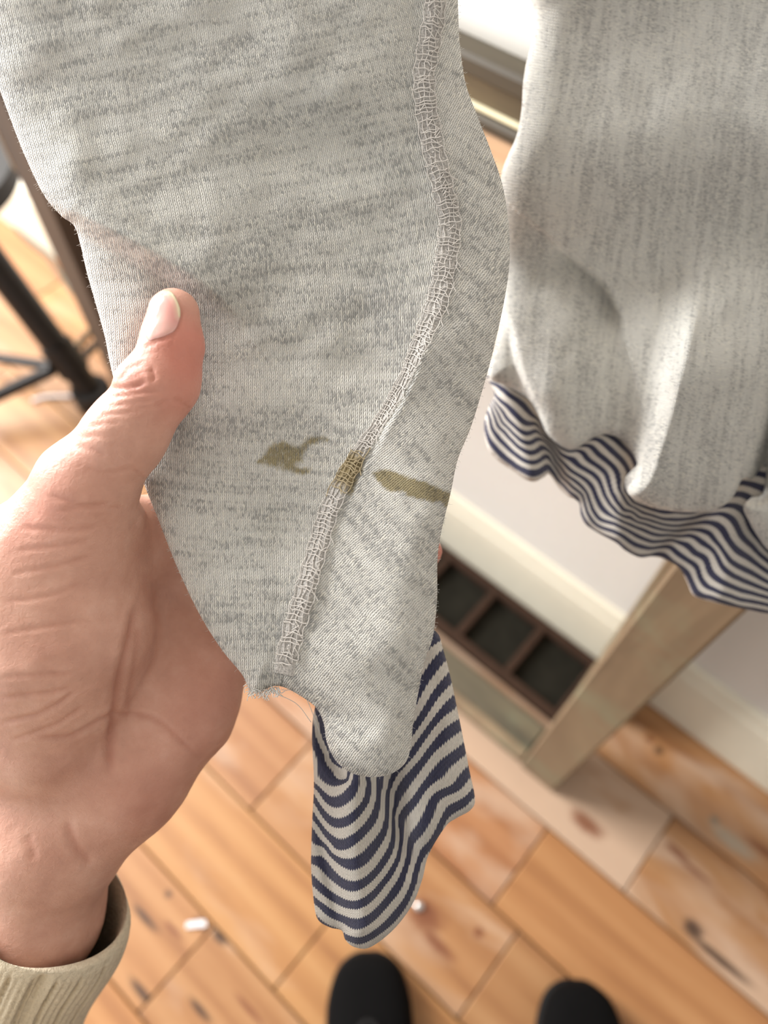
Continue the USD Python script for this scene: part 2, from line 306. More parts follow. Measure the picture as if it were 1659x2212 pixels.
wl = thing('wall_back', None, None, matrix=ROOM, kind='structure')
obj('plaster', box((-2.3, 0.016, 0), (1.9, 0.1, 2.5), 0), M['wall'], wl, smooth=False)
M['added_wall'] = simple('added_wall_grey', srgb(176, 174, 170), 0.85)
wr_ = thing('added_wall_right', None, None, matrix=ROOM, kind='structure')
obj('plaster', box((1.9, -2.5, -0.02), (2.0, 0.1, 2.5), 0), M['added_wall'], wr_, smooth=False)  # unseen wall, added to cut the sky light from the right
ce = thing('added_ceiling', None, None, matrix=ROOM, kind='structure')
obj('plaster', box((-2.3, -2.5, 2.5), (2.0, 0.1, 2.6), 0), M['added_wall'], ce, smooth=False)  # unseen too, added to block sky light from above
bb = thing('baseboard_back', None, None, matrix=ROOM, kind='structure')
prof = [(n_ + 0.016, z_) for n_, z_ in [(0, 0), (-0.016, 0), (-0.016, 0.104), (-0.0135, 0.112), (-0.0135, 0.124), (-0.0105, 0.128), (-0.009, 0.140), (-0.005, 0.147), (0, 0.149)]]
pv = np.array([[u, n, z] for u in (-2.3, 1.9) for n, z in prof]); k = len(prof)
pf = [(i, (i + 1) % k, (i + 1) % k + k) for i in range(k)] + [(i, (i + 1) % k + k, i + k) for i in range(k)] + [(0, i + 1, i) for i in range(1, k - 1)] + [(k, k + i, k + i + 1) for i in range(1, k - 1)]
bm = trimesh.Trimesh(pv, pf); bm.fix_normals()
obj('board', bm, M['baseboard'], bb, smooth=20)

# ================================================================== TABLE, GRILLE, STAND ...
GW = [srgb(88, 72, 54), srgb(124, 104, 80), srgb(146, 126, 98)]
M['table'] = wood('weathered_table_wood', *GW, worn=srgb(128, 126, 100), worn_amt=0.55, along=(14, 14, 3.0), wear_scale=14, wear_at=0.5, rough=0.7)
M['shaded_leg'] = wood('shade_painted_leg_wood', srgb(44, 34, 26), srgb(62, 48, 36), srgb(80, 62, 46), along=(14, 14, 3.0), rough=0.7)  # darker copy of the leg wood: shade on the front-left leg painted in
M['rail'] = wood('weathered_rail_wood', srgb(58, 52, 40), srgb(82, 74, 58), srgb(106, 96, 74), worn=srgb(104, 106, 84), worn_amt=0.6, along=(3.0, 24, 24), wear_scale=12, wear_at=0.48, rough=0.75)
M['mould'] = wood('old_moulding_wood', srgb(58, 50, 36), srgb(92, 80, 58), srgb(126, 112, 84), worn=srgb(214, 204, 172), worn_amt=0.8, along=(3.5, 60, 60), wear_scale=10, wear_at=0.6, rough=0.6)
M['mould_dark'] = wood('old_moulding_dark', srgb(38, 33, 24), srgb(58, 50, 37), srgb(76, 67, 50), worn=srgb(110, 116, 98), worn_amt=0.6, along=(3.5, 40, 40), wear_scale=10, rough=0.6)
M['paintline'] = simple('cream_paint_line', srgb(224, 214, 180), 0.6, 0.1, 120, 0.06)
M['tabletop'] = wood('bare_table_top', srgb(176, 138, 106), srgb(196, 158, 124), srgb(206, 172, 140), worn=srgb(226, 210, 186), worn_amt=0.9, along=(5, 30, 30), wear_scale=26, wear_at=0.64, rough=0.65)
tb = thing('console_table', 'narrow weathered wooden console table with floor rail, standing against the white wall', 'table', matrix=ROOM)
U0, U1, NF, NB = -0.845, 0.030, -0.198, -0.012
for (u, n) in ((U0, NF), (U1 - 0.055, NF), (U0, NB - 0.05), (U1 - 0.055, NB - 0.05)):
    lb = box((u, n, 0), (u + 0.055, n + 0.068, 0.725), 0.003)
    if u != U0: lb.vertices[:, 0] += 0.022 * lb.vertices[:, 2]          # the right legs lean out a little towards the top
    if n == NF: obj('leg', lb, M['shaded_leg'] if u == U0 else M['table'], tb, smooth=False)
    else: obj('leg', box((u, n, 0.02), (u + 0.055, n + 0.05, 0.725), 0.003), M['table'], tb, smooth=False)
obj('apron', box((U0 - 0.006, NF, 0.556), (U0 - 0.0005, NB, 0.722), 0.001), M['table'], tb, smooth=False)
obj('tabletop', box((U0 - 0.012, NF - 0.004, 0.7255), (U1 + 0.024, NB, 0.746), 0.003), M['tabletop'], tb, smooth=False)
obj('floor_rail', box((U0 + 0.063, NF + 0.004, 0.0005), (U1 - 0.0565, NF + 0.060, 0.028), 0.002), M['rail'], tb, smooth=False)
obj('rail_strip', box((U0 + 0.063, NF + 0.001, 0.0085), (U1 - 0.0565, NF + 0.016, 0.0300), 0.002), M['table'], tb, smooth=False)
bk = obj('back_board', box((U0, -0.022, 0.747), (U1, -0.006, 0.793), 0.001), M['mould'], tb, smooth=False)
obj('top_moulding', box((U0, -0.030, 0.7835), (U1, -0.004, 0.8), 0.003), M['mould_dark'], tb, smooth=False)
obj('paint_line', box((U0, -0.0255, 0.7585), (U1, -0.0215, 0.7625), 0.001), M['paintline'], tb, smooth=False)
obj('bottom_moulding', box((U0, -0.030, 0.7465), (U1, -0.0215, 0.758), 0.003), M['mould_dark'], tb, smooth=False)

M['grille'] = simple('grille_brown', srgb(60, 43, 33), 0.8, 0.2, 60, 0.15, spec=0.15)
M['grille_pan'] = simple('grille_pan_dark', srgb(34, 32, 26), 0.9, 0.2, 40, 0.3, spec=0.1)
gr = thing('floor_grille', 'dark brown square-celled grille on the floor below the baseboard, behind the table leg', 'vent', matrix=ROOM)
g0, g1, n0, n1 = -0.50, -0.020, -0.119, -0.002
obj('pan', box((g0 + .003, n0 + .003, 0.0006), (g1 - .003, n1 - .003, 0.004), 0), M['grille_pan'], gr, smooth=False)
for lo, hi in (((g0, n0), (g1, n0 + 0.014)), ((g0, n1 - 0.013), (g1, n1)), ((g0, n0 + .014), (g0 + .012, n1 - .013)), ((g1 - 0.012, n0 + .014), (g1, n1 - .013))):
    obj('frame_bar', box((*lo, 0.0005), (*hi, 0.020), 0.0015), M['grille'], gr, smooth=False)
for c in np.arange(-0.119, g0 + 0.04, -0.0915):
    obj('cell_bar', box((c - 0.006, n0 + .014, 0.004), (c + 0.006, n1 - .013, 0.019), 0.001), M['grille'], gr, smooth=False)

M['iron'] = simple('black_iron', srgb(28, 22, 18), 0.5, 0.2, 80, 0.25, metallic=0.3)
M['rubber'] = simple('black_rubber', srgb(24, 20, 18), 0.6, 0.1, 60, 0.2)
def atz(x, y, z):
    d = CF + (x - 829.5) / FPX * CR - (y - 1106) / FPX * CU
    return CP + d * (z - CAMH) / d[2]
foot = atz(196, 846, 0.03); hub = foot * 1.0
sb = atz(196, 876, 0.0)
sd = thing('metal_stand', 'black iron stand with splayed legs and thin spokes beside the table', 'stand', loc=sb)
top = atz(-110, 440, 0.36)
def seg(a, b, r, n=6, sides=12): return tube(np.linspace(a, b, n), r, sides)
q = lambda t: foot + (top - foot) * t
obj('leg', trimesh.util.concatenate([seg(q(0.0), q(1.0), np.linspace(0.023, 0.025, 6))]), M['iron'], sd, base=sb)
obj('collar', seg(q(0.13), q(0.29), 0.029), M['iron'], sd, base=sb)
obj('foot', trimesh.util.concatenate([seg(foot + [0, 0, -0.028], foot + [0, 0, 0.012], 0.034), seg(foot, foot + np.array([0.03, 0.02, 0.004]), np.linspace(.017, .012, 6))]), M['rubber'], sd, base=sb)
sp = [((118, 792), (-60, 765), .010), ((112, 800), (-60, 880), .012), ((165, 785), (262, 690), .008)]
for (a, b, r) in sp: obj('spoke', seg(atz(*a, 0.09), atz(*b, 0.05 if b[0] < 0 else 0.01), r), M['iron'], sd, base=sb)
dc = atz(-165, 385, 0.42)
ds = trimesh.creation.cylinder(radius=0.128, height=0.03, sections=64); ds.apply_translation(dc)
obj('round_top', ds, M['rubber'], sd, base=sb, smooth=30)
c2 = W(-1.16, -0.42, 0.03)
obj('leg', seg(c2, dc + [0, 0, -.02], 0.017), M['iron'], sd, base=sb)
c3 = W(-0.86, -0.52, 0.03)

M['cable'] = simple('grey_cable', srgb(84, 76, 58), 0.5)
cb = atz(120, 560, 0)
cpts = [(-40, 380, .02), (20, 452, .012), (38, 495, .005), (60, 520, .004), (100, 552, .004), (125, 585, .004), (150, 622, .004), (178, 656, .004), (200, 672, .004), (214, 684, .004), (210, 700, .004), (186, 722, .004), (168, 745, .004), (158, 770, .004)]
obj_c = obj('floor_cable', tube(spline([atz(*p) for p in cpts], 120), 0.0048, 8), M['cable'], None, smooth=50)
tag(obj_c, 'thin grey cable lying on the floor along the baseboard beside the stand', 'cable')
M['white'] = simple('white_plastic', srgb(226, 224, 226), 0.5)
o = obj('white_cord', tube(spline([atz(70, 866, .003), atz(95, 858, .004), atz(125, 856, .004), atz(160, 856, .004)], 30), [0.0028] * 30 if False else 0.003, 8), M['white'], None, smooth=50)
tag(o, 'short end of white cord on the floor by the stand foot', 'cord')
pa = np.array([atz(402, 2006, 0), atz(404, 1992, 0), atz(443, 1987, 0), atz(447, 2001, 0)])
pv = np.vstack([pa + [0, 0, .0006], pa + np.array([[0, 0, .0022], [0, 0, .003], [0, 0, .0022], [0, 0, .0018]])])
o = obj('paper_scrap', trimesh.convex.convex_hull(pv), M['white'], None, smooth=False); tag(o, 'tiny white scrap of paper lying on the floor planks', 'paper scrap')
hs = trimesh.creation.icosphere(3, 0.0058); hs.apply_scale([1, 1, .45]); hs.apply_translation(atz(905, 1958, 0.0018))
M['nail'] = simple('shiny_metal', srgb(210, 208, 204), 0.25, metallic=0.8)
o = obj('floor_nail', hs, M['nail'], None, smooth=True); tag(o, 'shiny round nail head in the dark knot of a floor plank', 'nail')

# ================================================================== BABY TROUSERS
def cloth(outline, step, front, edge_w, edge_r, back_r, closed_spline=True):
    """closed cloth body from an outline in picture units at its own distance: front(P) is the distance of the front before the edge turns under"""
    ol = resample(spline(outline, 600, True), step, True)
    poly = shapely.make_valid(sg.Polygon(ol))
    x0, y0, x1, y1 = poly.bounds
    gx, gy = np.meshgrid(np.arange(x0, x1, step), np.arange(y0, y1, step * 0.866))
    gx = gx + (np.arange(gx.shape[0]) % 2)[:, None] * step / 2
    g = np.stack([gx.ravel(), gy.ravel()], 1)
    g = g[shapely.contains_xy(poly, g[:, 0], g[:, 1])]
    dense = resample(ol, 2.0, True); tree = cKDTree(dense)
    d, _ = tree.query(g); g, d = g[d > step * 0.55], d[d > step * 0.55]
    P = np.vstack([ol, g]); nb = len(ol); D = np.r_[np.zeros(nb), d]
    tri = Delaunay(P).simplices; c = P[tri].mean(1)
    tri = tri[shapely.contains_xy(poly, c[:, 0], c[:, 1])]
    a, b, cc = P[tri[:, 0]], P[tri[:, 1]], P[tri[:, 2]]
    flip = ((b - a)[:, 0] * (cc - a)[:, 1] - (b - a)[:, 1] * (cc - a)[:, 0]) > 0
    tri[flip] = tri[flip][:, ::-1]
    t = 1 - np.clip(D / edge_w, 0, 1)
    roll = 1 - np.sqrt(np.maximum(0, 1 - t ** 2))
    f = front(P); df = f + edge_r * roll
    tb_ = 1 - np.clip(D / (edge_w * 1.0), 0, 1)
    dback = f + edge_r + back_r * np.sqrt(np.maximum(0, 1 - tb_ ** 2))
    V = np.vstack([px3(P[:, 0], P[:, 1], df), px3(P[nb:, 0], P[nb:, 1], dback[nb:])])
    idx = np.where(np.arange(len(P)) < nb, np.arange(len(P)), np.arange(len(P)) + len(P) - nb)
    F = np.vstack([tri, idx[tri][:, ::-1]])
    PP = np.vstack([P, P[nb:]])
    return V, F, PP, df, poly, dense
def folds(P, items):
    """items: (kind, points, height in metres, width, fade at the ends); returns the rise towards the viewer"""
    h = np.zeros(len(P))
    for kind, pts, amp, w, fade in items:
        ln = spline(pts, 22) if len(pts) > 2 else np.asarray(pts, float)
        sd, at = line_dist(P, ln, 35.0)
        f0, f1 = fade if isinstance(fade, tuple) else (fade, fade)
        e = sstep(at / f0) * sstep((1 - at) / f1)
        if kind == 'ridge': h += amp * np.exp(-(sd / w) ** 2) * e
        else:
            reach = kind[1] if isinstance(kind, tuple) else 1e9
            s = sstep(0.5 + sd / (2 * w)) * np.exp(-np.maximum(np.abs(sd) - w, 0) / reach)
            h += amp * s * e
    return h

def wander(uv, seed):
    q = np.stack([uv[:, 0] * .7, uv[:, 1] * .7, 0 * uv[:, 0] + seed], 1)
    return uv + np.stack([(meshkit.noise(q, seed) - .5) * .26, (meshkit.noise(q, seed + 9) - .5) * .42], 1)
tr = thing('baby_trousers', 'heather grey baby trousers with navy striped cuffs, held up by the hand', 'trousers')
# ---- near leg
near_out = [(-70, -260), (-62, -60), (-40, 90), (0, 196), (28, 272), (56, 342), (95, 422), (132, 466), (160, 488), (174, 530), (188, 590), (205, 650), (225, 722), (240, 795), (262, 880), (288, 960), (310, 1042), (338, 1112), (382, 1224), (430, 1325), (478, 1402), (522, 1456), (540, 1490),
    (560, 1496), (585, 1484), (612, 1484), (650, 1504), (682, 1528), (699, 1562), (706, 1604), (726, 1644), (760, 1670), (805, 1679), (848, 1670), (878, 1644), (889, 1600), (893, 1552), (903, 1500), (918, 1424), (934, 1380), (944, 1300), (945, 1210), (953, 1150), (974, 1062), (989, 992), (1018, 920), (1048, 822), (1070, 738), (1091, 640), (1101, 560), (1098, 478), (1085, 398), (1062, 330), (1031, 250), (1006, 180), (993, 90), (989, 0), (986, -120), (980, -260), (460, -300)]
seam = spline([(938, -240), (940, 0), (930, 80), (916, 180), (930, 290), (950, 380), (972, 480), (962, 570), (944, 650), (912, 730), (872, 820), (824, 905), (786, 962), (752, 1020), (716, 1090), (690, 1170), (664, 1260), (640, 1340), (622, 1410), (608, 1474)], 300)
near_folds = [
    (('step', 110), [(60, 420), (130, 470), (200, 502), (300, 552), (380, 600), (455, 655), (520, 720)][::-1], 0.0085, 26, 0.22),
    (('step', 90), [(930, 690), (898, 780), (866, 852), (828, 920), (798, 985)][::-1], 0.0050, 16, 0.25),
    (('step', 120), [(768, 985), (716, 1090), (680, 1190), (650, 1300), (625, 1400)][::-1], 0.0016, 14, 0.25),
    ('ridge', [(560, 930), (640, 1010), (700, 1080)], 0.0035, 80, 0.35),
    ('ridge', [(470, 1060), (560, 1160), (640, 1330)], 0.003, 90, 0.3),
    ('ridge', [(440, 760), (520, 800), (620, 780), (720, 740)], -0.002, 60, 0.3),
    ('ridge', [(440, 640), (450, 760), (430, 900), (370, 1010)], -0.002, 60, 0.25),
    ('ridge', [(330, 760), (318, 850), (325, 930), (335, 1040)], -0.0042, 48, 0.2),       # pressed in under the thumb
    ('ridge', [(760, 640), (800, 760), (760, 830)], -0.003, 60, 0.35),
    ('ridge', [(880, -100), (900, 60), (895, 190), (905, 300)], -0.0025, 36, 0.2),
    ('ridge', [(560, 60), (700, 120), (780, 240)], 0.002, 90, 0.3),
    ('ridge', [(520, 300), (680, 330), (880, 330)], -0.0025, 70, 0.3),
    ('ridge', [(800, 1120), (840, 1300), (800, 1480)], 0.0035, 110, 0.3),
    ('ridge', [(690, 1540), (730, 1545), (790, 1575)], -0.003, 22, 0.4),
    ('ridge', [(120, 300), (180, 420), (260, 490)], 0.003, 60, 0.35),
]
def near_front(P):
    base = np.interp(P[:, 1], [-400, 0, 300, 600, 800, 900, 1000, 1250, 1400, 1700], [.2660, .2740, .2812, .2880, .2912, .2918, .2906, .2855, .2850, .2885]) - 0.000040 * np.maximum(P[:, 0] - 600, 0) * sstep((P[:, 1] - 860) / 260) + 0.000016 * np.maximum(P[:, 0] - 450, 0) * sstep((760 - P[:, 1]) / 300)
    n = (meshkit.fbm(np.stack([P[:, 0] / 210, P[:, 1] / 190, 0 * P[:, 0] + 3], 1), 3, 5) - 0.5) * 0.006
    sd, at = line_dist(P, seam[::6])
    return base - folds(P, near_folds) + n - 0.0010 * np.exp(-(sd / 26) ** 2)
V, F, PP, DF, npoly, ndense = cloth(near_out, 4.6, near_front, 130, 0.013, 0.007)
ntree = cKDTree(ndense)
from scipy.interpolate import RegularGridInterpolator
_gx, _gy = np.arange(-120, 1130, 5.0), np.arange(-320, 1720, 5.0); _G = np.stack(np.meshgrid(_gx, _gy, indexing='ij'), -1)
_nf = RegularGridInterpolator((_gx, _gy), near_front(_G.reshape(-1, 2)).reshape(_G.shape[:2]), bounds_error=False, fill_value=None)
def near_surface(P):
    P = np.asarray(P, float); D, _ = ntree.query(P); t = 1 - np.clip(D / 130, 0, 1)
    return _nf(P) + 0.013 * (1 - np.sqrt(np.maximum(0, 1 - t ** 2)))
sdist, _ = line_dist(PP, seam[::6])          # negative / positive side of the seam
yy = np.arange(-400, 1900.0)
phi = np.radians(np.interp(yy, [-400, 200, 350, 600, 800, 1100, 1400, 1700, 1900], [66, 64, 60, 50, 41, 40, 46, 54, 56]))
alp = np.radians(np.interp(yy, [-400, 0, 300, 600, 900, 1200, 1500, 1900], [8, 11, 13, 8, -3, -2, 4, 8]))
ic, isn = np.cumsum(np.cos(phi)), np.cumsum(np.sin(phi)); ia, ib = np.cumsum(np.sin(alp)), np.cumsum(np.cos(alp))
at = lambda arr, y: np.interp(y, yy, arr)
x, y = PP[:, 0], PP[:, 1]
ph, al = at(phi, y), at(alp, y)
wob = (meshkit.fbm(np.stack([x / 160, y / 160, 0 * x], 1), 2, 9) - .5) * 14
uR = ((x - 900) * np.sin(ph) + at(ic, y) + wob) / 9.2; vR = ((x - 900) * np.cos(ph) - at(isn, y) + wob) / 7.4
uL = ((x - 500) * np.cos(al) - at(ia, y) * 1.0 + wob) / 8.3; vL = ((x - 500) * np.sin(al) + at(ib, y) + wob) / 7.0
right = sdist < 0
# which side is the right panel
if (right & (x > 1000)).sum() < (~right & (x > 1000)).sum(): right = ~right
uv = wander(np.stack([np.where(right, uR + 200, uL), np.where(right, vR, vL)], 1), 3)
stA = [(553, 1000), (566, 985), (584, 962), (612, 952), (640, 962), (655, 952), (676, 941), (700, 942), (712, 952), (690, 956), (668, 966), (655, 985), (655, 998), (640, 1004), (655, 1010), (672, 1012), (664, 1026), (640, 1024), (616, 1018), (590, 1010), (570, 1006)]
stB = [(736, 1050), (732, 1030), (742, 1005), (756, 986), (772, 982), (784, 994), (784, 1015), (772, 1040), (762, 1066), (745, 1066)]
stC = [(804, 1021), (820, 1016), (838, 1015), (862, 1022), (890, 1033), (922, 1042), (952, 1056), (985, 1070), (990, 1090), (966, 1096), (950, 1084), (930, 1084), (905, 1079), (882, 1073), (872, 1062), (850, 1062), (830, 1055), (820, 1044), (810, 1032)]
stain = np.zeros(len(PP)); pts = shapely.points(PP)
for s, k in ((stA, .8), (stB, .9), (stC, 1.0)):
    pg = shapely.make_valid(sg.Polygon(spline(s, 200, True)))
    near_m = (PP[:, 0] > min(q[0] for q in s) - 40) & (PP[:, 0] < max(q[0] for q in s) + 40) & (PP[:, 1] > min(q[1] for q in s) - 40) & (PP[:, 1] < max(q[1] for q in s) + 40)
    dd = shapely.distance(pts[near_m], pg.boundary) * np.where(shapely.contains(pg, pts[near_m]), 1, -1)
    stain[near_m] = np.maximum(stain[near_m], np.clip(0.5 + dd / 14, 0, 1) * k)
leg1 = obj('leg', (V, F), M['heather'], tr, smooth=True, uv=uv, attrs={'stain': stain})
tag(leg1, 'near trouser leg with brown stains')
# ---- seam: a raised ground strip and threads crossing over it
SW = ([-300, 660, 800, 930, 1010, 1500], [1.05, 1.05, .62, .55, .85, 1.1])      # how wide the seam shows along its run
def strip(line, half, lift):
    t = np.gradient(line, axis=0); t /= np.linalg.norm(t, axis=1, keepdims=True); nrm = np.stack([-t[:, 1], t[:, 0]], 1)
    cols = np.linspace(-1, 1, 9); rows = []
    hw = np.interp(line[:, 1], SW[0], SW[1])[:, None] * half
    for c in cols: rows.append(line + nrm * hw * c)
    P = np.stack(rows, 1).reshape(-1, 2)
    prof = np.tile(np.sqrt(np.maximum(0, 1 - (np.abs(cols) ** 4))), len(line))
    d = near_surface(P) - lift * prof + 0.0006 * (1 - prof)
    v = px3(P[:, 0], P[:, 1], d); f = []
    for i in range(len(line) - 1):
        for k in range(8):
            a = i * 9 + k; f += [(a, a + 1, a + 10), (a, a + 10, a + 9)]
    m = trimesh.Trimesh(v, f, process=False)
    if (m.face_normals @ CF).mean() > 0: m.invert()
    return m
sl = resample(seam, 6); sl = sl[(sl[:, 1] > -230) & (sl[:, 1] < 1462)]
sst = np.repeat(sstep((sl[:, 1] - 975) / 18) * sstep((1062 - sl[:, 1]) / 30), 9)
sm = obj('seam', strip(sl, 25, 0.0004), M['seamtape'], tr, smooth=True, attrs={'stain': sst})
tag(sm, 'overlocked side seam')
t_ = np.gradient(sl, axis=0); t_ /= np.linalg.norm(t_, axis=1, keepdims=True); n_ = np.stack([-t_[:, 1], t_[:, 0]], 1)
arc = np.arange(len(sl)) * 6.0
def on_seam(s, l):
    l = l * np.interp(np.interp(s, arc, sl[:, 1]), SW[0], SW[1])
    return np.stack([np.interp(s, arc, sl[:, k]) + np.interp(s, arc, n_[:, k]) * l for k in (0, 1)], -1)
clean, soiled = [], []
def stitch(P, r=0.00033, lift=0.0010):
    d = near_surface(P) - lift
    soil = (P[:, 1].mean() > 975) & (P[:, 1].mean() < 1060)
    (soiled if soil else clean).append(tube(px3(P[:, 0], P[:, 1], d), r, 5, False))
r2 = np.random.default_rng(3)
S = arc[-1]
for l0 in (-22, -11, 0, 11, 22):
    s = np.arange(0, S, 3.5)
    for a in range(0, len(s) - 8, 8):
        ss = s[a:a + 9]; wv = l0 + 1.8 * np.sin(ss / 7 + l0) + r2.normal(0, .8)
        stitch(on_seam(ss, wv), 0.00021, 0.0007 + 0.0003 * r2.random())
s = 4.0
while s < S - 14:
    tt = np.linspace(0, 1, 9); sk = r2.normal(0, 3); l1, l2 = r2.uniform(-24, -18), r2.uniform(17, 24)
    if r2.random() < .45: l1, l2 = sorted((r2.choice([-23, -12, 0]), r2.choice([0, 11, 23]) + 3))
    stitch(on_seam(s + sk * tt + 1.5 * np.sin(tt * 9), l1 + (l2 - l1) * tt), 0.00022, 0.0009 + 0.0003 * r2.random())
    if r2.random() < .6:
        l1 = r2.choice([-20, -9, 2]); stitch(on_seam(s + 14 * tt, l1 + 13 * tt * r2.choice([-1, 1])), 0.0002, 0.0011)
    s += r2.uniform(7, 12)
obj('seam_thread', trimesh.util.concatenate(clean), M['thread'], sm, smooth=True)
st2 = obj('seam_thread', trimesh.util.concatenate(soiled), M['thread_stained'], sm, smooth=True); tag(st2, 'stained brown stretch of seam thread')

# ---- near cuff
r1 = lambda p: [(660 + a / 4.366, 1350 + b / 4.366) for a, b in p]
rr2 = lambda p: [(660 + a / 4.366, 1680 + b / 4.366) for a, b in p]
cuff_lines = [
    (0, rr2([(400, 1570), (500, 1605), (600, 1575), (700, 1515), (800, 1445), (900, 1345), (980, 1225), (1045, 1080), (1088, 950), (1118, 820), (1172, 740), (1252, 640), (1312, 530), (1352, 430), (1430, 365), (1530, 305), (1592, 235)])),
    (1, rr2([(100, 1240), (160, 1310), (260, 1370), (340, 1400), (400, 1450), (460, 1470), (530, 1465), (600, 1430), (700, 1350), (800, 1240), (900, 1120), (960, 1000), (990, 880), (1030, 750), (1050, 660), (1120, 590), (1200, 460), (1250, 360), (1310, 230), (1400, 190), (1500, 130), (1545, 75)])),
    (2, rr2([(85, 1080), (150, 1140), (230, 1190), (330, 1250), (430, 1280), (500, 1280), (580, 1250), (680, 1160), (780, 1030), (870, 890), (920, 760), (930, 640), (950, 530), (1000, 430), (1080, 290), (1150, 160), (1230, 90), (1350, 30)]) + r1([(1400, 1390), (1495, 1300)])),
    (3, rr2([(80, 870), (130, 920), (220, 1000), (330, 1080), (430, 1120), (520, 1100), (620, 1030), (720, 920), (800, 800), (850, 690), (870, 580), (860, 470), (855, 370), (890, 280), (950, 200), (1010, 120), (1070, 30)]) + r1([(1150, 1350), (1230, 1250), (1330, 1170), (1442, 1085)])),
    (4, rr2([(80, 700), (160, 680), (220, 760), (300, 850), (380, 910), (460, 925), (540, 895), (620, 830), (700, 720), (770, 590), (800, 480), (805, 370), (810, 260), (815, 150), (850, 60)]) + r1([(900, 1420), (980, 1330), (1070, 1230), (1150, 1110), (1240, 990), (1330, 900), (1422, 845)])),
    (5, rr2([(100, 470), (190, 600), (260, 690), (330, 720), (410, 715), (480, 680), (560, 610), (640, 520), (700, 430), (725, 320), (730, 200), (750, 100), (770, 0)]) + r1([(880, 1280), (1000, 1110), (1060, 1030), (1150, 900), (1220, 800), (1290, 700), (1388, 605)])),
    (6, rr2([(85, 290), (150, 400), (210, 470), (300, 520), (380, 510), (460, 470), (530, 400), (590, 310), (635, 210), (640, 100), (635, 0)]) + r1([(900, 1050), (1060, 800), (1120, 690), (1180, 590), (1240, 510), (1325, 405)])),
    (7, rr2([(90, 130), (150, 230), (230, 310), (330, 330), (420, 280), (490, 220), (530, 140), (550, 50), (545, -30)]) + r1([(1000, 560), (1170, 290), (1255, 205)])),
    (8, rr2([(85, 10), (160, 80), (240, 130), (320, 110), (390, 60), (425, -10)]) + r1([(70, 1300), (440, 1380)])),
    (8.5, r1([(70, 1080), (160, 1330), (240, 1450), (340, 1480)])),
    (9, r1([(100, 900), (140, 1080), (200, 1220), (280, 1340), (380, 1430)])),
    (9.6, r1([(140, 880), (190, 1060), (250, 1220), (300, 1300)])), (7.6, r1([(1200, 90), (1215, 110)]))]
cx = np.array([q for k, l in cuff_lines for q in l]); cv = np.array([k for k, l in cuff_lines for q in l], float)
nrbf = RBFInterpolator(cx / 100, cv, kernel='thin_plate_spline', smoothing=0.002, neighbors=60)
near_cuff = [(700, 1500), (680, 1530), (674, 1590), (678, 1690), (674, 1780), (672, 1870), (677, 1940), (686, 1985), (712, 2003), (738, 2010), (746, 2030), (766, 2046), (800, 2046), (850, 2008), (890, 1955), (912, 1900), (926, 1846), (962, 1786), (985, 1768), (1016, 1750), (1026, 1726), (1014, 1664), (994, 1562), (974, 1466), (957, 1402), (943, 1366), (900, 1350), (820, 1440), (760, 1480)]
ncf = [('ridge', [(770, 1640), (762, 1760), (770, 1900), (790, 2030)], 0.010, 42, 0.12), ('ridge', [(845, 1640), (852, 1720), (866, 1800), (880, 1860)], -0.006, 26, 0.25),
       ('ridge', [(690, 1760), (700, 1850), (735, 1990)], -0.003, 14, 0.25), ('ridge', [(960, 1500), (950, 1640), (930, 1740), (905, 1830)], 0.006, 45, 0.2), ('ridge', [(690, 1570), (705, 1620), (740, 1670)], -0.005, 20, .2)]
def cuff_front(P): return 0.3160 - 0.000012 * (P[:, 1] - 1700) - folds(P, ncf)
V, F, PP, DF, _, _ = cloth(near_cuff, 4.0, cuff_front, 40, 0.006, 0.004)
vv = nrbf(PP / 100)
wale = spline([(676, 1750), (700, 1770), (770, 1800), (850, 1800), (930, 1700), (1015, 1700)], 60)
gu = (PP[:, 0] - 672) / 5.0 + 0.02 * (PP[:, 1] - 1700) * np.clip((PP[:, 0] - 800) / 200, 0, 1) * 1.6
cuff1 = obj('cuff', (V, F), M['stripe'], tr, smooth=True, uv=np.stack([gu, vv], 1)); tag(cuff1, 'navy and white striped cuff of the near leg')

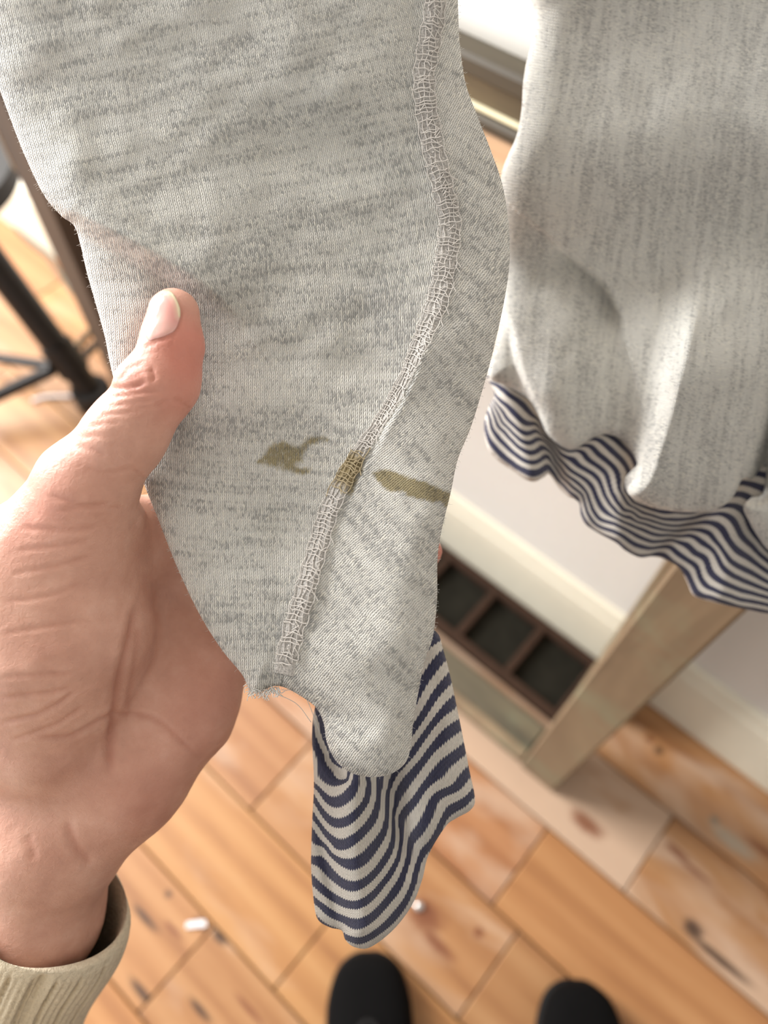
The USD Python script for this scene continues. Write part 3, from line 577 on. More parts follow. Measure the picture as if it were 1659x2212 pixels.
# ---- far leg
far_out = [(1150, -260), (1136, -60), (1150, 10), (1156, 34), (1150, 84), (1138, 130), (1130, 180), (1126, 240), (1116, 292), (1098, 334), (1084, 372), (1078, 430), (1076, 520), (1082, 620), (1078, 700), (1066, 756), (1056, 814), (1098, 836), (1140, 862), (1162, 894), (1176, 928), (1196, 952), (1222, 968), (1248, 966), (1274, 950), (1302, 938), (1336, 946), (1358, 968), (1376, 1000), (1366, 1014), (1350, 1034), (1354, 1062), (1376, 1082), (1416, 1098), (1460, 1105), (1510, 1106), (1556, 1096), (1584, 1072), (1604, 1034), (1622, 1036), (1644, 1050), (1632, 1066), (1606, 1094), (1618, 1126), (1636, 1158), (1664, 1192), (1740, 1240), (1820, 1220), (1850, 900), (1850, 400), (1850, -260), (1500, -300)]
far_folds = [
    (('step', 260), [(1512, 430), (1490, 560), (1464, 690), (1440, 790), (1408, 910), (1366, 1030)][::-1], 0.030, 40, (0.04, 0.6)),
    (('step', 110), [(1205, 528), (1262, 575), (1305, 618), (1334, 670), (1350, 730)], -0.013, 9, 0.3),
    (('step', 70), [(1090, 680), (1108, 728), (1120, 790), (1142, 850), (1168, 910)], -0.007, 10, 0.15),
    ('ridge', [(1160, 900), (1190, 840), (1230, 760)], 0.006, 60, 0.4),
    ('ridge', [(1330, 640), (1340, 780), (1330, 930)], -0.008, 60, 0.2),
    ('ridge', [(1080, 560), (1300, 600), (1480, 590), (1700, 520)], -0.011, 95, 0.05),
    ('ridge', [(1100, 300), (1350, 330), (1800, 230)], 0.011, 150, 0.05),
    ('ridge', [(1770, 600), (1722, 770), (1690, 870), (1662, 965), (1634, 1056)], -0.034, 24, (0.3, 0.05)),
    ('ridge', [(1480, 760), (1500, 900), (1490, 1090)], 0.006, 90, 0.25),
    ('ridge', [(1500, 620), (1540, 690), (1600, 700)], -0.004, 50, 0.3)]
def far_front(P):
    base = 0.345 + 0.000040 * P[:, 1]
    n = (meshkit.fbm(np.stack([P[:, 0] / 200, P[:, 1] / 230, 0 * P[:, 0] + 8], 1), 3, 21) - 0.5) * 0.008
    return base - folds(P, far_folds) + n
V, F, PP, DF, _, _ = cloth(far_out, 5.5, far_front, 70, 0.011, 0.008)
x, y = PP[:, 0], PP[:, 1]; wob = (meshkit.fbm(np.stack([x / 160, y / 160, 0 * x], 1), 2, 4) - .5) * 16
far_uv = np.stack([((y - 0.16 * x) + wob) / 6.2, ((x + 0.14 * y) + wob) / 5.2], 1); far_uv = wander(far_uv, 5)
leg2 = obj('leg', (V, F), M['heather2'], tr, smooth=True, uv=far_uv)
# ---- far cuff
r3 = lambda p: [(1030 + a / 4.74, 780 + b / 4.74) for a, b in p]
r4 = lambda p: [(1330 + a / 5.0426, 950 + b / 5.0426) for a, b in p]
fl_lines = [
    (0, r3([(60, 700), (100, 880), (220, 1020), (350, 1120), (500, 1210), (600, 1240), (700, 1190)])), (0, r4([(830, 1710), (1000, 1765), (1250, 1835), (1659, 1920)])),
    (.5, r3([(80, 620), (110, 760), (170, 860), (260, 960), (360, 1040), (470, 1110), (580, 1140), (680, 1110), (750, 1080), (800, 1160), (880, 1260), (960, 1350), (1040, 1420), (1060, 1500), (1090, 1600)])),
    (1.5, r3([(105, 510), (150, 680), (230, 800), (330, 900), (440, 990), (560, 1040), (660, 1010), (740, 980), (800, 1080), (880, 1200), (980, 1290), (1080, 1370), (1110, 1480), (1160, 1600)])),
    (2.5, r3([(140, 440), (190, 590), (280, 720), (370, 820), (460, 900), (560, 940), (640, 910), (700, 890), (800, 1020), (900, 1150), (1010, 1230), (1100, 1320), (1140, 1400), (1190, 1530), (1260, 1620)])),
    (3.5, r3([(165, 440), (270, 640), (370, 740), (460, 820), (560, 835), (640, 800), (690, 810), (830, 980), (940, 1100), (1060, 1180), (1160, 1260), (1200, 1330), (1240, 1430), (1320, 1540), (1450, 1620)])),
    (4.5, r3([(200, 440), (300, 580), (380, 660), (470, 730), (560, 735), (630, 720), (690, 770), (850, 950), (930, 990), (1030, 1060), (1150, 1130), (1250, 1220), (1290, 1310), (1340, 1420), (1420, 1520), (1560, 1590)])),
    (5.5, r3([(190, 360), (300, 450), (400, 550), (490, 630), (560, 645), (610, 640), (700, 770), (900, 900), (1010, 910), (1120, 990), (1230, 1070), (1320, 1150), (1350, 1250), (1380, 1350), (1430, 1440), (1500, 1520)])),
    (6.5, r3([(200, 240), (290, 300), (400, 390), (500, 480), (590, 570), (680, 690), (900, 870), (1110, 860), (1230, 940), (1350, 1040), (1430, 1130), (1460, 1230), (1480, 1340), (1530, 1430), (1620, 1500)])),
    (7.5, r3([(110, 160), (350, 265), (470, 330), (560, 400), (615, 490), (690, 640), (960, 860), (1080, 820), (1210, 795), (1330, 870), (1450, 980), (1530, 1080), (1560, 1140)])), (8.5, r3([(1300, 740), (1400, 790), (1500, 880), (1590, 975), (1625, 1060)])),
    (.5, r4([(0, 1100), (100, 1190), (220, 1270), (330, 1275), (450, 1240), (600, 1320), (720, 1400), (800, 1490), (850, 1600), (920, 1690), (1050, 1720), (1250, 1790), (1450, 1840), (1659, 1880)])),
    (1.5, r4([(0, 1010), (120, 1080), (280, 1160), (420, 1180), (540, 1160), (660, 1230), (780, 1310), (880, 1380), (920, 1500), (1000, 1600), (1150, 1670), (1350, 1740), (1659, 1800)])),
    (2.5, r4([(0, 920), (120, 980), (260, 1060), (400, 1110), (520, 1105), (620, 1090), (760, 1140), (870, 1240), (970, 1290), (1010, 1400), (1100, 1510), (1250, 1590), (1450, 1660), (1659, 1720)])),
    (3.5, r4([(0, 850), (150, 920), (300, 980), (480, 1040), (650, 1050), (810, 1040), (930, 1110), (1060, 1200), (1120, 1300), (1180, 1400), (1300, 1490), (1480, 1570), (1659, 1640)])),
    (4.5, r4([(0, 780), (130, 850), (300, 910), (480, 970), (650, 990), (880, 980), (1020, 1020), (1090, 1110), (1170, 1210), (1240, 1310), (1380, 1400), (1520, 1470), (1659, 1550)])),
    (5.5, r4([(100, 770), (260, 850), (450, 900), (650, 940), (800, 920), (920, 900), (1080, 920), (1170, 990), (1240, 1110), (1330, 1210), (1470, 1300), (1659, 1440)])),
    (6.5, r4([(30, 430), (80, 600), (170, 720), (320, 800), (500, 860), (700, 870), (960, 820), (1120, 800), (1250, 850), (1320, 940), (1370, 1040), (1480, 1150), (1659, 1320)])),
    (7.5, r4([(100, 560), (200, 690), (420, 765), (650, 780), (850, 790), (1100, 740), (1220, 715), (1320, 730), (1420, 820), (1460, 940), (1540, 1060), (1659, 1200)])), (8.5, r4([(1330, 590), (1420, 610), (1500, 670)])), (9.5, r4([(1400, 470), (1520, 500), (1630, 540)]))]
cx = np.array([q for k, l in fl_lines for q in l]); cv = np.array([k for k, l in fl_lines for q in l], float)
frbf = RBFInterpolator(cx / 100, cv, kernel='thin_plate_spline', smoothing=0.004, neighbors=50)
far_cuff = [(1052, 806), (1068, 850), (1060, 870), (1052, 890), (1046, 918), (1052, 965), (1072, 992), (1104, 1014), (1136, 1036), (1156, 1040), (1176, 1030), (1186, 1024), (1204, 1050), (1224, 1070), (1250, 1085), (1254, 1110), (1262, 1130), (1290, 1150), (1330, 1172), (1352, 1190), (1382, 1204), (1412, 1202), (1440, 1210), (1468, 1228), (1484, 1258), (1496, 1284), (1520, 1296), (1570, 1308), (1620, 1318), (1665, 1326), (1760, 1330), (1800, 1200), (1700, 1010), (1630, 1010), (1590, 1020), (1560, 1060), (1480, 1070), (1400, 1050), (1385, 1000), (1350, 925), (1290, 905), (1220, 930), (1185, 900), (1150, 840), (1100, 805)]
fcf = [('ridge', [(1100, 850), (1125, 920), (1150, 1030)], 0.007, 34, 0.15), ('ridge', [(1165, 900), (1190, 980), (1212, 1060)], -0.007, 20, 0.15), ('ridge', [(1280, 940), (1330, 1000), (1340, 1170)], 0.006, 34, 0.15),
       ('ridge', [(1520, 1100), (1440, 1160), (1410, 1200)], -0.006, 24, 0.2), ('ridge', [(1560, 1080), (1580, 1150), (1560, 1300)], 0.007, 40, 0.15), ('ridge', [(1370, 960), (1385, 1020), (1400, 1080)], -0.004, 20, .2)]
def fcuff_front(P): return 0.4020 + 0.000008 * (P[:, 1] - 1000) - folds(P, fcf)
V, F, PP, DF, _, _ = cloth(far_cuff, 4.5, fcuff_front, 30, 0.005, 0.004)
vv = frbf(PP / 100)
cuff2 = obj('cuff', (V, F), M['stripe'], tr, smooth=True, uv=np.stack([(PP[:, 0] + 0.3 * PP[:, 1]) / 5.5, vv], 1)); tag(cuff2, 'gathered navy and white striped cuff of the far leg')
# ---- frayed end at the hem and lint along the edge
fz = []
for i in range(70):
    a = np.array([r2.uniform(536, 604), 1486 + r2.normal(0, 3)]); a[1] += 6 * np.exp(-((a[0] - 562) / 22) ** 2)
    e = a + [r2.normal(0, 9), r2.uniform(2, 22)]; m_ = (a + e) / 2 + r2.normal(0, 3, 2)
    P = spline([a, m_, e], 6); d = near_surface(np.array([a]))[0] + r2.normal(0, .0012)
    fz.append(tube(px3(P[:, 0], P[:, 1], d), 0.00016, 4, False))
for (a, m_, e) in (((608, 1490), (655, 1500), (690, 1580)), ((590, 1496), (640, 1520), (672, 1560))):
    P = spline([a, m_, e], 16); fz.append(tube(px3(P[:, 0], P[:, 1], 0.3105), 0.00014, 4, False))
ob = resample(spline(near_out, 600, True), 1.0, True); ctr = np.array([600, 900])
for i in range(700):
    k = r2.integers(len(ob)); a = ob[k]
    if not (-20 < a[1] < 1690): continue
    tdir = ob[(k + 3) % len(ob)] - ob[k - 3]; nn = np.array([tdir[1], -tdir[0]]) / (np.linalg.norm(tdir) + 1e-9)
    if shapely.contains_xy(npoly, *(a + nn * 4)): nn = -nn
    ln = abs(r2.normal(0, 2.6)) + 1; e = a + nn * ln + r2.normal(0, 2, 2)
    P = spline([a - nn * 3, (a + e) / 2 + r2.normal(0, 1.5, 2), e], 5)
    fz.append(tube(px3(P[:, 0], P[:, 1], near_surface(np.array([a]))[0]), 0.00005, 3, False))
lf = obj('lint', trimesh.util.concatenate(fz), M['lint'], tr, smooth=True); tag(lf, kind='stuff')
# ---- seat of the trousers joining the legs above the picture
def wf(P): return 0.296 + 0.00004 * np.clip(P[:, 0] - 700, 0, 900) + 0.00001 * (P[:, 1] + 300)
V, F, PP, DF, _, _ = cloth([(-40, -190), (-60, -300), (20, -430), (200, -520), (800, -560), (1400, -520), (1720, -420), (1800, -300), (1790, -190), (1500, -170), (1180, -190), (1070, -260), (960, -190), (500, -170)], 14, wf, 120, 0.012, 0.012)
obj('seat', (V, F), M['heather'], tr, smooth=True, uv=PP / 8.0, attrs={'stain': np.zeros(len(PP))})

# ================================================================== PERSON: hand, sleeve, shoes
def surface_nets(val, lo, h):
    """smooth closed surface of val < 0 on a regular grid"""
    s = val < 0; n = np.array(val.shape)
    cs = [s[i:n[0] - 1 + i, j:n[1] - 1 + j, k:n[2] - 1 + k] for i in (0, 1) for j in (0, 1) for k in (0, 1)]
    tot = sum(c.astype(np.int8) for c in cs); act = (tot > 0) & (tot < 8)
    ids = -np.ones(act.shape, np.int64); cells = np.argwhere(act); ids[act] = np.arange(len(cells))
    acc, cnt = np.zeros((len(cells), 3)), np.zeros(len(cells)); corners = np.array([(i, j, k) for i in (0, 1) for j in (0, 1) for k in (0, 1)])
    cvals = [val[tuple((cells + c).T)] for c in corners]
    for a in range(8):
        for b in range(a + 1, 8):
            if np.abs(corners[a] - corners[b]).sum() != 1: continue
            va, vb = cvals[a], cvals[b]; m = (va < 0) != (vb < 0); t = np.where(m, va / np.where(m, va - vb, 1), 0)
            acc[m] += (corners[a] + t[:, None] * (corners[b] - corners[a]))[m]; cnt[m] += 1
    V = lo + h * (cells + acc / cnt[:, None]); F = []
    for ax in range(3):
        o1, o2 = [(1, 2), (2, 0), (0, 1)][ax]
        sl0 = [slice(1, -1)] * 3; sl0[ax] = slice(0, n[ax] - 1)
        e = np.zeros(3, int); e[ax] = 1
        base = np.argwhere(np.ones([n[k] - 1 if k == ax else n[k] - 2 for k in range(3)], bool)) if False else None
        A = s[tuple(slice(0, n[k] - 1) if k == ax else slice(1, n[k] - 1) for k in range(3))]; B = s[tuple(slice(1, n[k]) if k == ax else slice(1, n[k] - 1) for k in range(3))]
        q = np.argwhere(A != B); 
        for k in range(3):
            if k != ax: q[:, k] += 1
        d1, d2 = np.zeros(3, int), np.zeros(3, int); d1[o1] = 1; d2[o2] = 1
        quad = np.stack([ids[tuple((q - d1 - d2).T)], ids[tuple((q - d2).T)], ids[tuple(q.T)], ids[tuple((q - d1).T)]], 1)
        fl_ = ~s[tuple(q.T)]; quad[fl_] = quad[fl_][:, ::-1]
        F.append(quad)
    Q = np.vstack(F); Q = Q[(Q >= 0).all(1)]
    return V, np.vstack([Q[:, [0, 1, 2]], Q[:, [0, 2, 3]]])
def rcone(P, a, b, ra, rb):
    ab = b - a; L2 = ab @ ab; t = np.clip(((P - a) @ ab) / L2, 0, 1)
    return np.linalg.norm(P - (a + t[..., None] * ab), axis=-1) - (ra + (rb - ra) * t)
def smin(a, b, k): h = np.clip(0.5 + 0.5 * (b - a) / k, 0, 1); return b * (1 - h) + a * h - k * h * (1 - h)
J = lambda x, y, d: pxc(float(x), float(y), d)
mm = 0.001
SA = J(96, 1942, .338); SD = J(-160, 2560, .47) - SA; SD = SD / np.linalg.norm(SD)
core = [  # palm, thenar, hypothenar, wrist and forearm
    (J(70, 1250, .306), J(120, 1370, .310), 29 * mm, 36 * mm), (J(120, 1370, .310), J(110, 1560, .318), 36 * mm, 30 * mm),
    (J(440, 1270, .344), J(300, 1480, .338), 15 * mm, 18 * mm), (J(470, 1420, .340), J(395, 1530, .338), 15 * mm, 21 * mm), (J(395, 1530, .338), J(265, 1660, .334), 21 * mm, 27 * mm),
    (J(300, 1480, .340), J(180, 1640, .336), 20 * mm, 25 * mm), (J(230, 1300, .338), J(150, 1560, .336), 22 * mm, 25 * mm),
    (J(265, 1660, .334), J(130, 1800, .334), 27 * mm, 28 * mm), (J(285, 1130, .318), J(440, 1110, .342), 11 * mm, 11 * mm), (J(270, 1180, .322), J(420, 1220, .342), 14 * mm, 14 * mm), (J(110, 1580, .332), J(70, 1790, .336), 28 * mm, 25 * mm), (J(110, 1800, .335), SA + SD * .012, 27 * mm, 25.5 * mm), (SA + SD * .012, SA + SD * .075, 25.5 * mm, 26.5 * mm)]   # the forearm runs down the middle of the sleeve
thumb = [(J(376, 680, .2765), J(371, 748, .2775), 9.2 * mm, 10.4 * mm), (J(371, 748, .2775), J(352, 826, .2790), 10.4 * mm, 12.4 * mm), (J(352, 826, .2790), J(272, 938, .2820), 12.4 * mm, 14.0 * mm), (J(272, 938, .2820), J(186, 1052, .2880), 14.0 * mm, 17.2 * mm), (J(186, 1052, .2880), J(76, 1262, .303), 17.2 * mm, 29 * mm), (J(186, 1052, .2880), J(158, 1240, .303), 17.2 * mm, 26 * mm), (J(288, 1118, .3), J(200, 1230, .308), 5 * mm, 16 * mm)]
fingers = [
    [(430, 1130, .338, 11), (600, 1075, .3485, 9.5), (720, 1085, .3495, 8.5), (800, 1105, .346, 7.6)],
    [(470, 1220, .342, 11), (680, 1165, .3525, 9.5), (810, 1168, .3495, 8.5), (917, 1192, .341, 7.6)],
    [(480, 1320, .342, 10.5), (690, 1285, .3525, 9), (800, 1300, .3495, 8.2), (872, 1318, .345, 7.2)],
    [(470, 1410, .340, 9.5), (620, 1420, .349, 8), (700, 1432, .347, 7.2), (760, 1444, .343, 6.4)]]
H = 1.05 * mm
allp = np.array([p for a in core + thumb for p in a[:2]] + [J(x, y, d) for f in fingers for x, y, d, r in f])
lo = allp.min(0) - 0.045; hi = allp.max(0) + 0.045; lo[0] = max(lo[0], J(-330, 1400, .34)[0]); lo[1] = max(lo[1], J(0, 2300, .36)[1])
def sdf(P):
    d = None
    for a, b, ra, rb in core:
        e = rcone(P, a, b, ra, rb); d = e if d is None else smin(d, e, 0.012)
    t = None
    for a, b, ra, rb in thumb:
        e = rcone(P, a, b, ra, rb); t = e if t is None else smin(t, e, 0.005)
    e = np.linalg.norm(P - J(303, 826, .2775), axis=-1) - 8.8 * mm; t = smin(t, e, 0.004)        # thumb knuckle
    d = smin(d, t, 0.010)
    for f in fingers:
        fd = None
        for (x0, y0, d0, r0), (x1, y1, d1, r1_) in zip(f[:-1], f[1:]):
            e = rcone(P, J(x0, y0, d0), J(x1, y1, d1), r0 * mm, r1_ * mm); fd = e if fd is None else smin(fd, e, 0.003)
        d = smin(d, fd, 0.0055)
    return d
ax = [np.arange(lo[k], hi[k], H) for k in range(3)]
B = 8; nbk = [-(-len(a) // B) for a in ax]; ax = [lo[k] + H * np.arange(nbk[k] * B) for k in range(3)]
cb_ = np.stack(np.meshgrid(*[lo[k] + H * (np.arange(nbk[k]) * B + (B - 1) / 2) for k in range(3)], indexing='ij'), -1)
cvv = sdf(cb_); val = np.repeat(np.repeat(np.repeat(cvv, B, 0), B, 1), B, 2).astype(np.float32)
for i, j, k in np.argwhere(np.abs(cvv) < H * B * 0.95 + 0.004):
    sl_ = tuple(slice(q_ * B, q_ * B + B) for q_ in (i, j, k))
    val[sl_] = sdf(np.stack(np.meshgrid(*[ax[m_][sl_[m_]] for m_ in range(3)], indexing='ij'), -1))
HV, HF = surface_nets(val, lo, H)
hm = trimesh.Trimesh(HV, HF, process=False)
cmps = hm.split(only_watertight=False)
hm = max(cmps, key=lambda c: len(c.faces)) if len(cmps) > 1 else hm
trimesh.smoothing.filter_taubin(hm, iterations=8)
if (hm.volume < 0): hm.invert()
HV = np.array(hm.vertices)
# pixel position of every vertex, for creases
dep = -HV[:, 2]; hp = np.stack([829.5 + FPX * HV[:, 0] / dep, 1106 - FPX * HV[:, 1] / dep], 1)
facing = hm.vertex_normals[:, 2] > 0.05
creases = [  # points, depth mm, width
    ([(300, 1290), (280, 1380), (258, 1470), (240, 1600), (236, 1690)], 1.3, 9), ([(300, 1340), (292, 1430), (270, 1540)], .7, 8),
    ([(60, 1590), (150, 1590), (240, 1545), (330, 1552), (400, 1610), (440, 1650)], .7, 6), ([(0, 1560), (90, 1540), (170, 1490)], .6, 5), ([(0, 1505), (80, 1500), (165, 1484)], .55, 5), ([(0, 1462), (100, 1457), (165, 1455)], .5, 5), ([(20, 1600), (110, 1570), (190, 1520)], .5, 5),
    ([(100, 1068), (190, 1092), (250, 1080)], .4, 5), ([(40, 1140), (140, 1145), (215, 1140)], .45, 5), ([(30, 1190), (120, 1180), (200, 1166)], .4, 5), ([(120, 1105), (200, 1094), (270, 1098)], .4, 5),
    ([(236, 838), (280, 838), (318, 824)], .7, 4.5), ([(322, 794), (332, 812), (330, 826)], .8, 5), ([(232, 862), (290, 850), (350, 842)], .45, 4), ([(226, 880), (280, 872), (340, 862)], .4, 4), ([(210, 900), (270, 892), (310, 885)], .35, 4), ([(262, 820), (280, 796), (310, 786)], .35, 4),
    ([(372, 858), (398, 872), (410, 886)], .4, 4), ([(190, 922), (230, 915), (262, 912)], .35, 4), ([(172, 945), (215, 942), (240, 946)], .35, 4), ([(150, 962), (200, 972), (232, 986)], .3, 4), ([(20, 1240), (110, 1225), (205, 1200)], .4, 5), ([(0, 1300), (90, 1290), (180, 1262)], .35, 5), ([(0, 1370), (110, 1352), (200, 1340)], .35, 5), ([(270, 880), (330, 878), (372, 862)], .3, 4), ([(180, 1010), (240, 1020), (300, 1005)], .3, 4), ([(285, 1010), (310, 1030), (322, 1045)], .4, 4), ([(140, 1770), (165, 1830), (200, 1870)], .7, 9), ([(60, 1800), (75, 1860)], .5, 9),
    ([(310, 752), (340, 738), (372, 726), (378, 720)], .35, 3.2), ([(384, 640), (392, 672), (388, 704), (374, 728), (372, 756)], .35, 3)]
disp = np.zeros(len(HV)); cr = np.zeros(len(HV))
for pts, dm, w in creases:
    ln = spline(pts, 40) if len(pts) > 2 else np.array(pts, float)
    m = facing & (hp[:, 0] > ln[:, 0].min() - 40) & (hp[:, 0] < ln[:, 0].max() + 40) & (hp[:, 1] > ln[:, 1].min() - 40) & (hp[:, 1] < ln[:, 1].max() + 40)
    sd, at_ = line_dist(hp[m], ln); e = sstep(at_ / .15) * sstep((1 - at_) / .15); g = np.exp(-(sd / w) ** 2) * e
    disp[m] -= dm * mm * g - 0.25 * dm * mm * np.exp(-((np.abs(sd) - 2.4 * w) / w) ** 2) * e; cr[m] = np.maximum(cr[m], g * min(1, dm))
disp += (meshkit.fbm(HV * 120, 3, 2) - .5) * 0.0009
HV = HV + hm.vertex_normals * disp[:, None]
def blob(x, y, r): return np.exp(-(((hp[:, 0] - x) ** 2 + (hp[:, 1] - y) ** 2) / r ** 2))
red = np.clip(0.95 * blob(410, 760, 75) + .5 * blob(340, 690, 60) + 0.45 * blob(400, 880, 70) + .4 * blob(290, 825, 45) + .35 * blob(60, 1080, 120) + .25 * blob(480, 1520, 130) + .2 * blob(330, 1740, 130) + .9 * blob(940, 1195, 40) + .2, 0, 1)
N, L = {'tc': ('texture_coordinate', {}), 'n': ('noise_texture', {'scale': 55.0, 'detail': 5.0, 'roughness': .6}), 'n2': ('noise_texture', {'scale': 650.0, 'detail': 3.0, 'distortion': 0.8}),
    'ra': ('attribute', {'attribute': 'red'}), 'ca': ('attribute', {'attribute': 'crease'}), 'r': ('rgb_ramp', {'ramp': [(.3, srgb(178, 137, 119)), (.55, srgb(195, 154, 135)), (.75, srgb(207, 169, 151))]}),
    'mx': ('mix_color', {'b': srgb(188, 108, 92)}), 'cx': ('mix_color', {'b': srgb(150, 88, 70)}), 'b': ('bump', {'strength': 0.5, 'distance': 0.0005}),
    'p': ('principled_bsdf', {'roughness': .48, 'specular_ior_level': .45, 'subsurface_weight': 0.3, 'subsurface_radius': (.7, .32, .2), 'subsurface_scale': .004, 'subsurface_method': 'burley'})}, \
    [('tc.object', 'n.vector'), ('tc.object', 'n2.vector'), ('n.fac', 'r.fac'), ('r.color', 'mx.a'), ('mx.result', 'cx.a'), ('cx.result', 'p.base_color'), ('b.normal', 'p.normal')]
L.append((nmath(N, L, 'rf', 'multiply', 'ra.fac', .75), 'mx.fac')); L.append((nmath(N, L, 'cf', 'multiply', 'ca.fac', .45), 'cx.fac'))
L.append(('n2.fac', 'b.height'))
M['skin'] = mat('skin', N, L)
wr = cam2world(J(120, 1930, .33)[None])[0]
pe = thing('person', 'person in a cream ribbed sweater and black shoes, left hand gripping the trousers', 'person')
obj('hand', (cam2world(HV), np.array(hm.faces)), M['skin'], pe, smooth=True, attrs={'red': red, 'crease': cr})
# thumb nail
M['nail_plate'] = mat('finger_nail', {'tc': ('texture_coordinate', {}), 'a': ('attribute', {'attribute': 'tip'}), 'r': ('rgb_ramp', {'ramp': [(0.0, srgb(222, 164, 154)), (.55, srgb(216, 146, 138)), (.8, srgb(222, 168, 150)), (.9, srgb(232, 206, 170)), (1, srgb(228, 204, 172))]}),
    'p': ('principled_bsdf', {'roughness': .22, 'specular_ior_level': .6, 'subsurface_weight': .2, 'subsurface_scale': .002, 'coat_weight': .3, 'coat_roughness': .15})}, [('a.fac', 'r.fac'), ('r.color', 'p.base_color')])
nail_px = [(322, 690), (328, 660), (338, 638), (354, 626), (372, 632), (384, 652), (390, 674), (386, 698), (376, 716), (358, 726), (338, 732), (322, 736), (317, 722)]
kt = cKDTree(hp[facing]); zf = dep[facing]; 
npl = sg.Polygon(spline(nail_px, 120, True)); no = resample(spline(nail_px, 120, True), 2.5, True)
gx, gy = np.meshgrid(np.arange(312, 396, 2.5), np.arange(622, 742, 2.5)); g = np.stack([gx.ravel(), gy.ravel()], 1); inn = shapely.contains_xy(npl.buffer(-1.2), g[:, 0], g[:, 1]); P = np.vstack([no, g[inn]])
dk, ik = kt.query(P, k=6); zz = (zf[ik] / (dk + 1)).sum(1) / (1 / (dk + 1)).sum(1)
coef = np.linalg.lstsq(np.stack([np.ones(len(P)), P[:, 0], P[:, 1], P[:, 0] ** 2, P[:, 0] * P[:, 1], P[:, 1] ** 2], 1) , zz, rcond=None)[0]
fit = np.stack([np.ones(len(P)), P[:, 0], P[:, 1], P[:, 0] ** 2, P[:, 0] * P[:, 1], P[:, 1] ** 2], 1) @ coef
zz = 0.6 * fit + 0.4 * zz
dn, _ = cKDTree(no).query(P); dn[:len(no)] = 0
zt = zz - 0.0003 - 0.00045 * np.sqrt(np.clip(dn / 9, 0, 1)); tri = Delaunay(P).simplices; c = P[tri].mean(1); tri = tri[shapely.contains_xy(npl, c[:, 0], c[:, 1])]
a, b, cc = P[tri[:, 0]], P[tri[:, 1]], P[tri[:, 2]]; fpl = ((b - a)[:, 0] * (cc - a)[:, 1] - (b - a)[:, 1] * (cc - a)[:, 0]) > 0; tri[fpl] = tri[fpl][:, ::-1]
nb = len(no); Vn = np.vstack([px3(P[:, 0], P[:, 1], zt), px3(P[nb:, 0], P[nb:, 1], zz[nb:] + .0012)]); idx = np.where(np.arange(len(P)) < nb, np.arange(len(P)), np.arange(len(P)) + len(P) - nb)
tipd, _ = line_dist(P, spline([(326, 656), (338, 636), (354, 625), (372, 631), (385, 652), (391, 680)], 40)); tip = np.clip(1 - np.abs(tipd) / 40, 0, 1)
obj('thumb_nail', (Vn, np.vstack([tri, idx[tri][:, ::-1]])), M['nail_plate'], pe, smooth=True, attrs={'tip': np.r_[tip, tip[nb:]]})

# sleeve: ribbed knit tube round the wrist down to the elbow and up to the shoulder
axis0 = J(118, 1942, .338)
def w2(p): return cam2world(np.asarray(p)[None])[0]
s0 = w2(axis0); e0 = w2(J(-160, 2560, .47)); el = s0 + (e0 - s0) / np.linalg.norm(e0 - s0) * 0.25; sh = np.array([-0.09, -0.27, 1.16])
path = spline([s0, s0 + (el - s0) * .5, el, el + (sh - el) * .5 + [-.02, -.03, 0], sh], 260)
path = resample(path, 0.0016)
na = 420; th = np.linspace(0, 2 * np.pi, na, endpoint=False)
tg = np.gradient(path, axis=0); tg /= np.linalg.norm(tg, axis=1, keepdims=True)
av = CR - tg[0] * (CR @ tg[0]); av /= np.linalg.norm(av); rows, uvs = [], []
ln = np.arange(len(path)) * 0.0016
def ring(i, r):
    global av
    av = av - tg[i] * (av @ tg[i]); av /= np.linalg.norm(av); bv = np.cross(tg[i], av)
    return path[i] + r[:, None] * (np.cos(th)[:, None] * av + np.sin(th)[:, None] * bv)
groove = np.exp(-(np.sin(th * 11) / 0.30) ** 2); rib2 = np.abs(np.sin(th * 33))
r0_ = ring(0, np.full(na, .0335)); dd_ = (r0_ - CP) @ CF; pxx = 829.5 + FPX * ((r0_ - CP) @ CR) / dd_; pyy = 1106 - FPX * ((r0_ - CP) @ CU) / dd_
TH0 = th[np.argmin(np.where(dd_ < np.median(dd_), np.abs(pxx - 96), 1e9))]           # where the cuff is folded over
av = CR - tg[0] * (CR @ tg[0]); av /= np.linalg.norm(av)
outer = []
for i in range(len(path)):
    base = np.interp(ln[i], [0, .004, .03, .1, .25, .5], [.0315, .0335, .0345, .038, .05, .066])
    
    fade = sstep(ln[i] / 0.006)
    pucker = 0.0016 * np.sin(th * 3 + 1.2) + 0.002 * np.sin(ln[i] * 60 + th * 2)
    outer.append(ring(i, base + fade * sstep(ln[i] / 0.012) * (0.0006 * rib2 - 0.0024 * groove * (0.75 + 0.35 * np.sin(ln[i] * 2 * np.pi / 0.0042 + 3 * np.cos(th * 11 + .7)) + .15 * np.sin(ln[i] * 410 + th * 9)) * (0.35 + 0.65 * sstep((0.55 + np.cos(th - TH0 + 0.55)) / 1.2))) - fade * 0.0042 * np.exp(-((np.angle(np.exp(1j * (th - TH0)))) / 0.075) ** 2) * np.exp(-ln[i] / 0.05) + sstep(ln[i] / 0.03) * 0.0014 * np.exp(-((np.angle(np.exp(1j * (th - TH0 - .2)))) / 0.12) ** 2) + pucker))
av = CR - tg[0] * (CR @ tg[0]); av /= np.linalg.norm(av)
inner = []
for i in range(0, 60):
    base = np.interp(ln[i], [0, .004, .03, .1], [.0305, .0300, .0315, .0345]); inner.append(ring(i, np.full(na, base) + 0.0016 * np.sin(th * 3 + 1.2)))
allr = inner[::-1] + outer; Vs = np.concatenate(allr); Fs = []
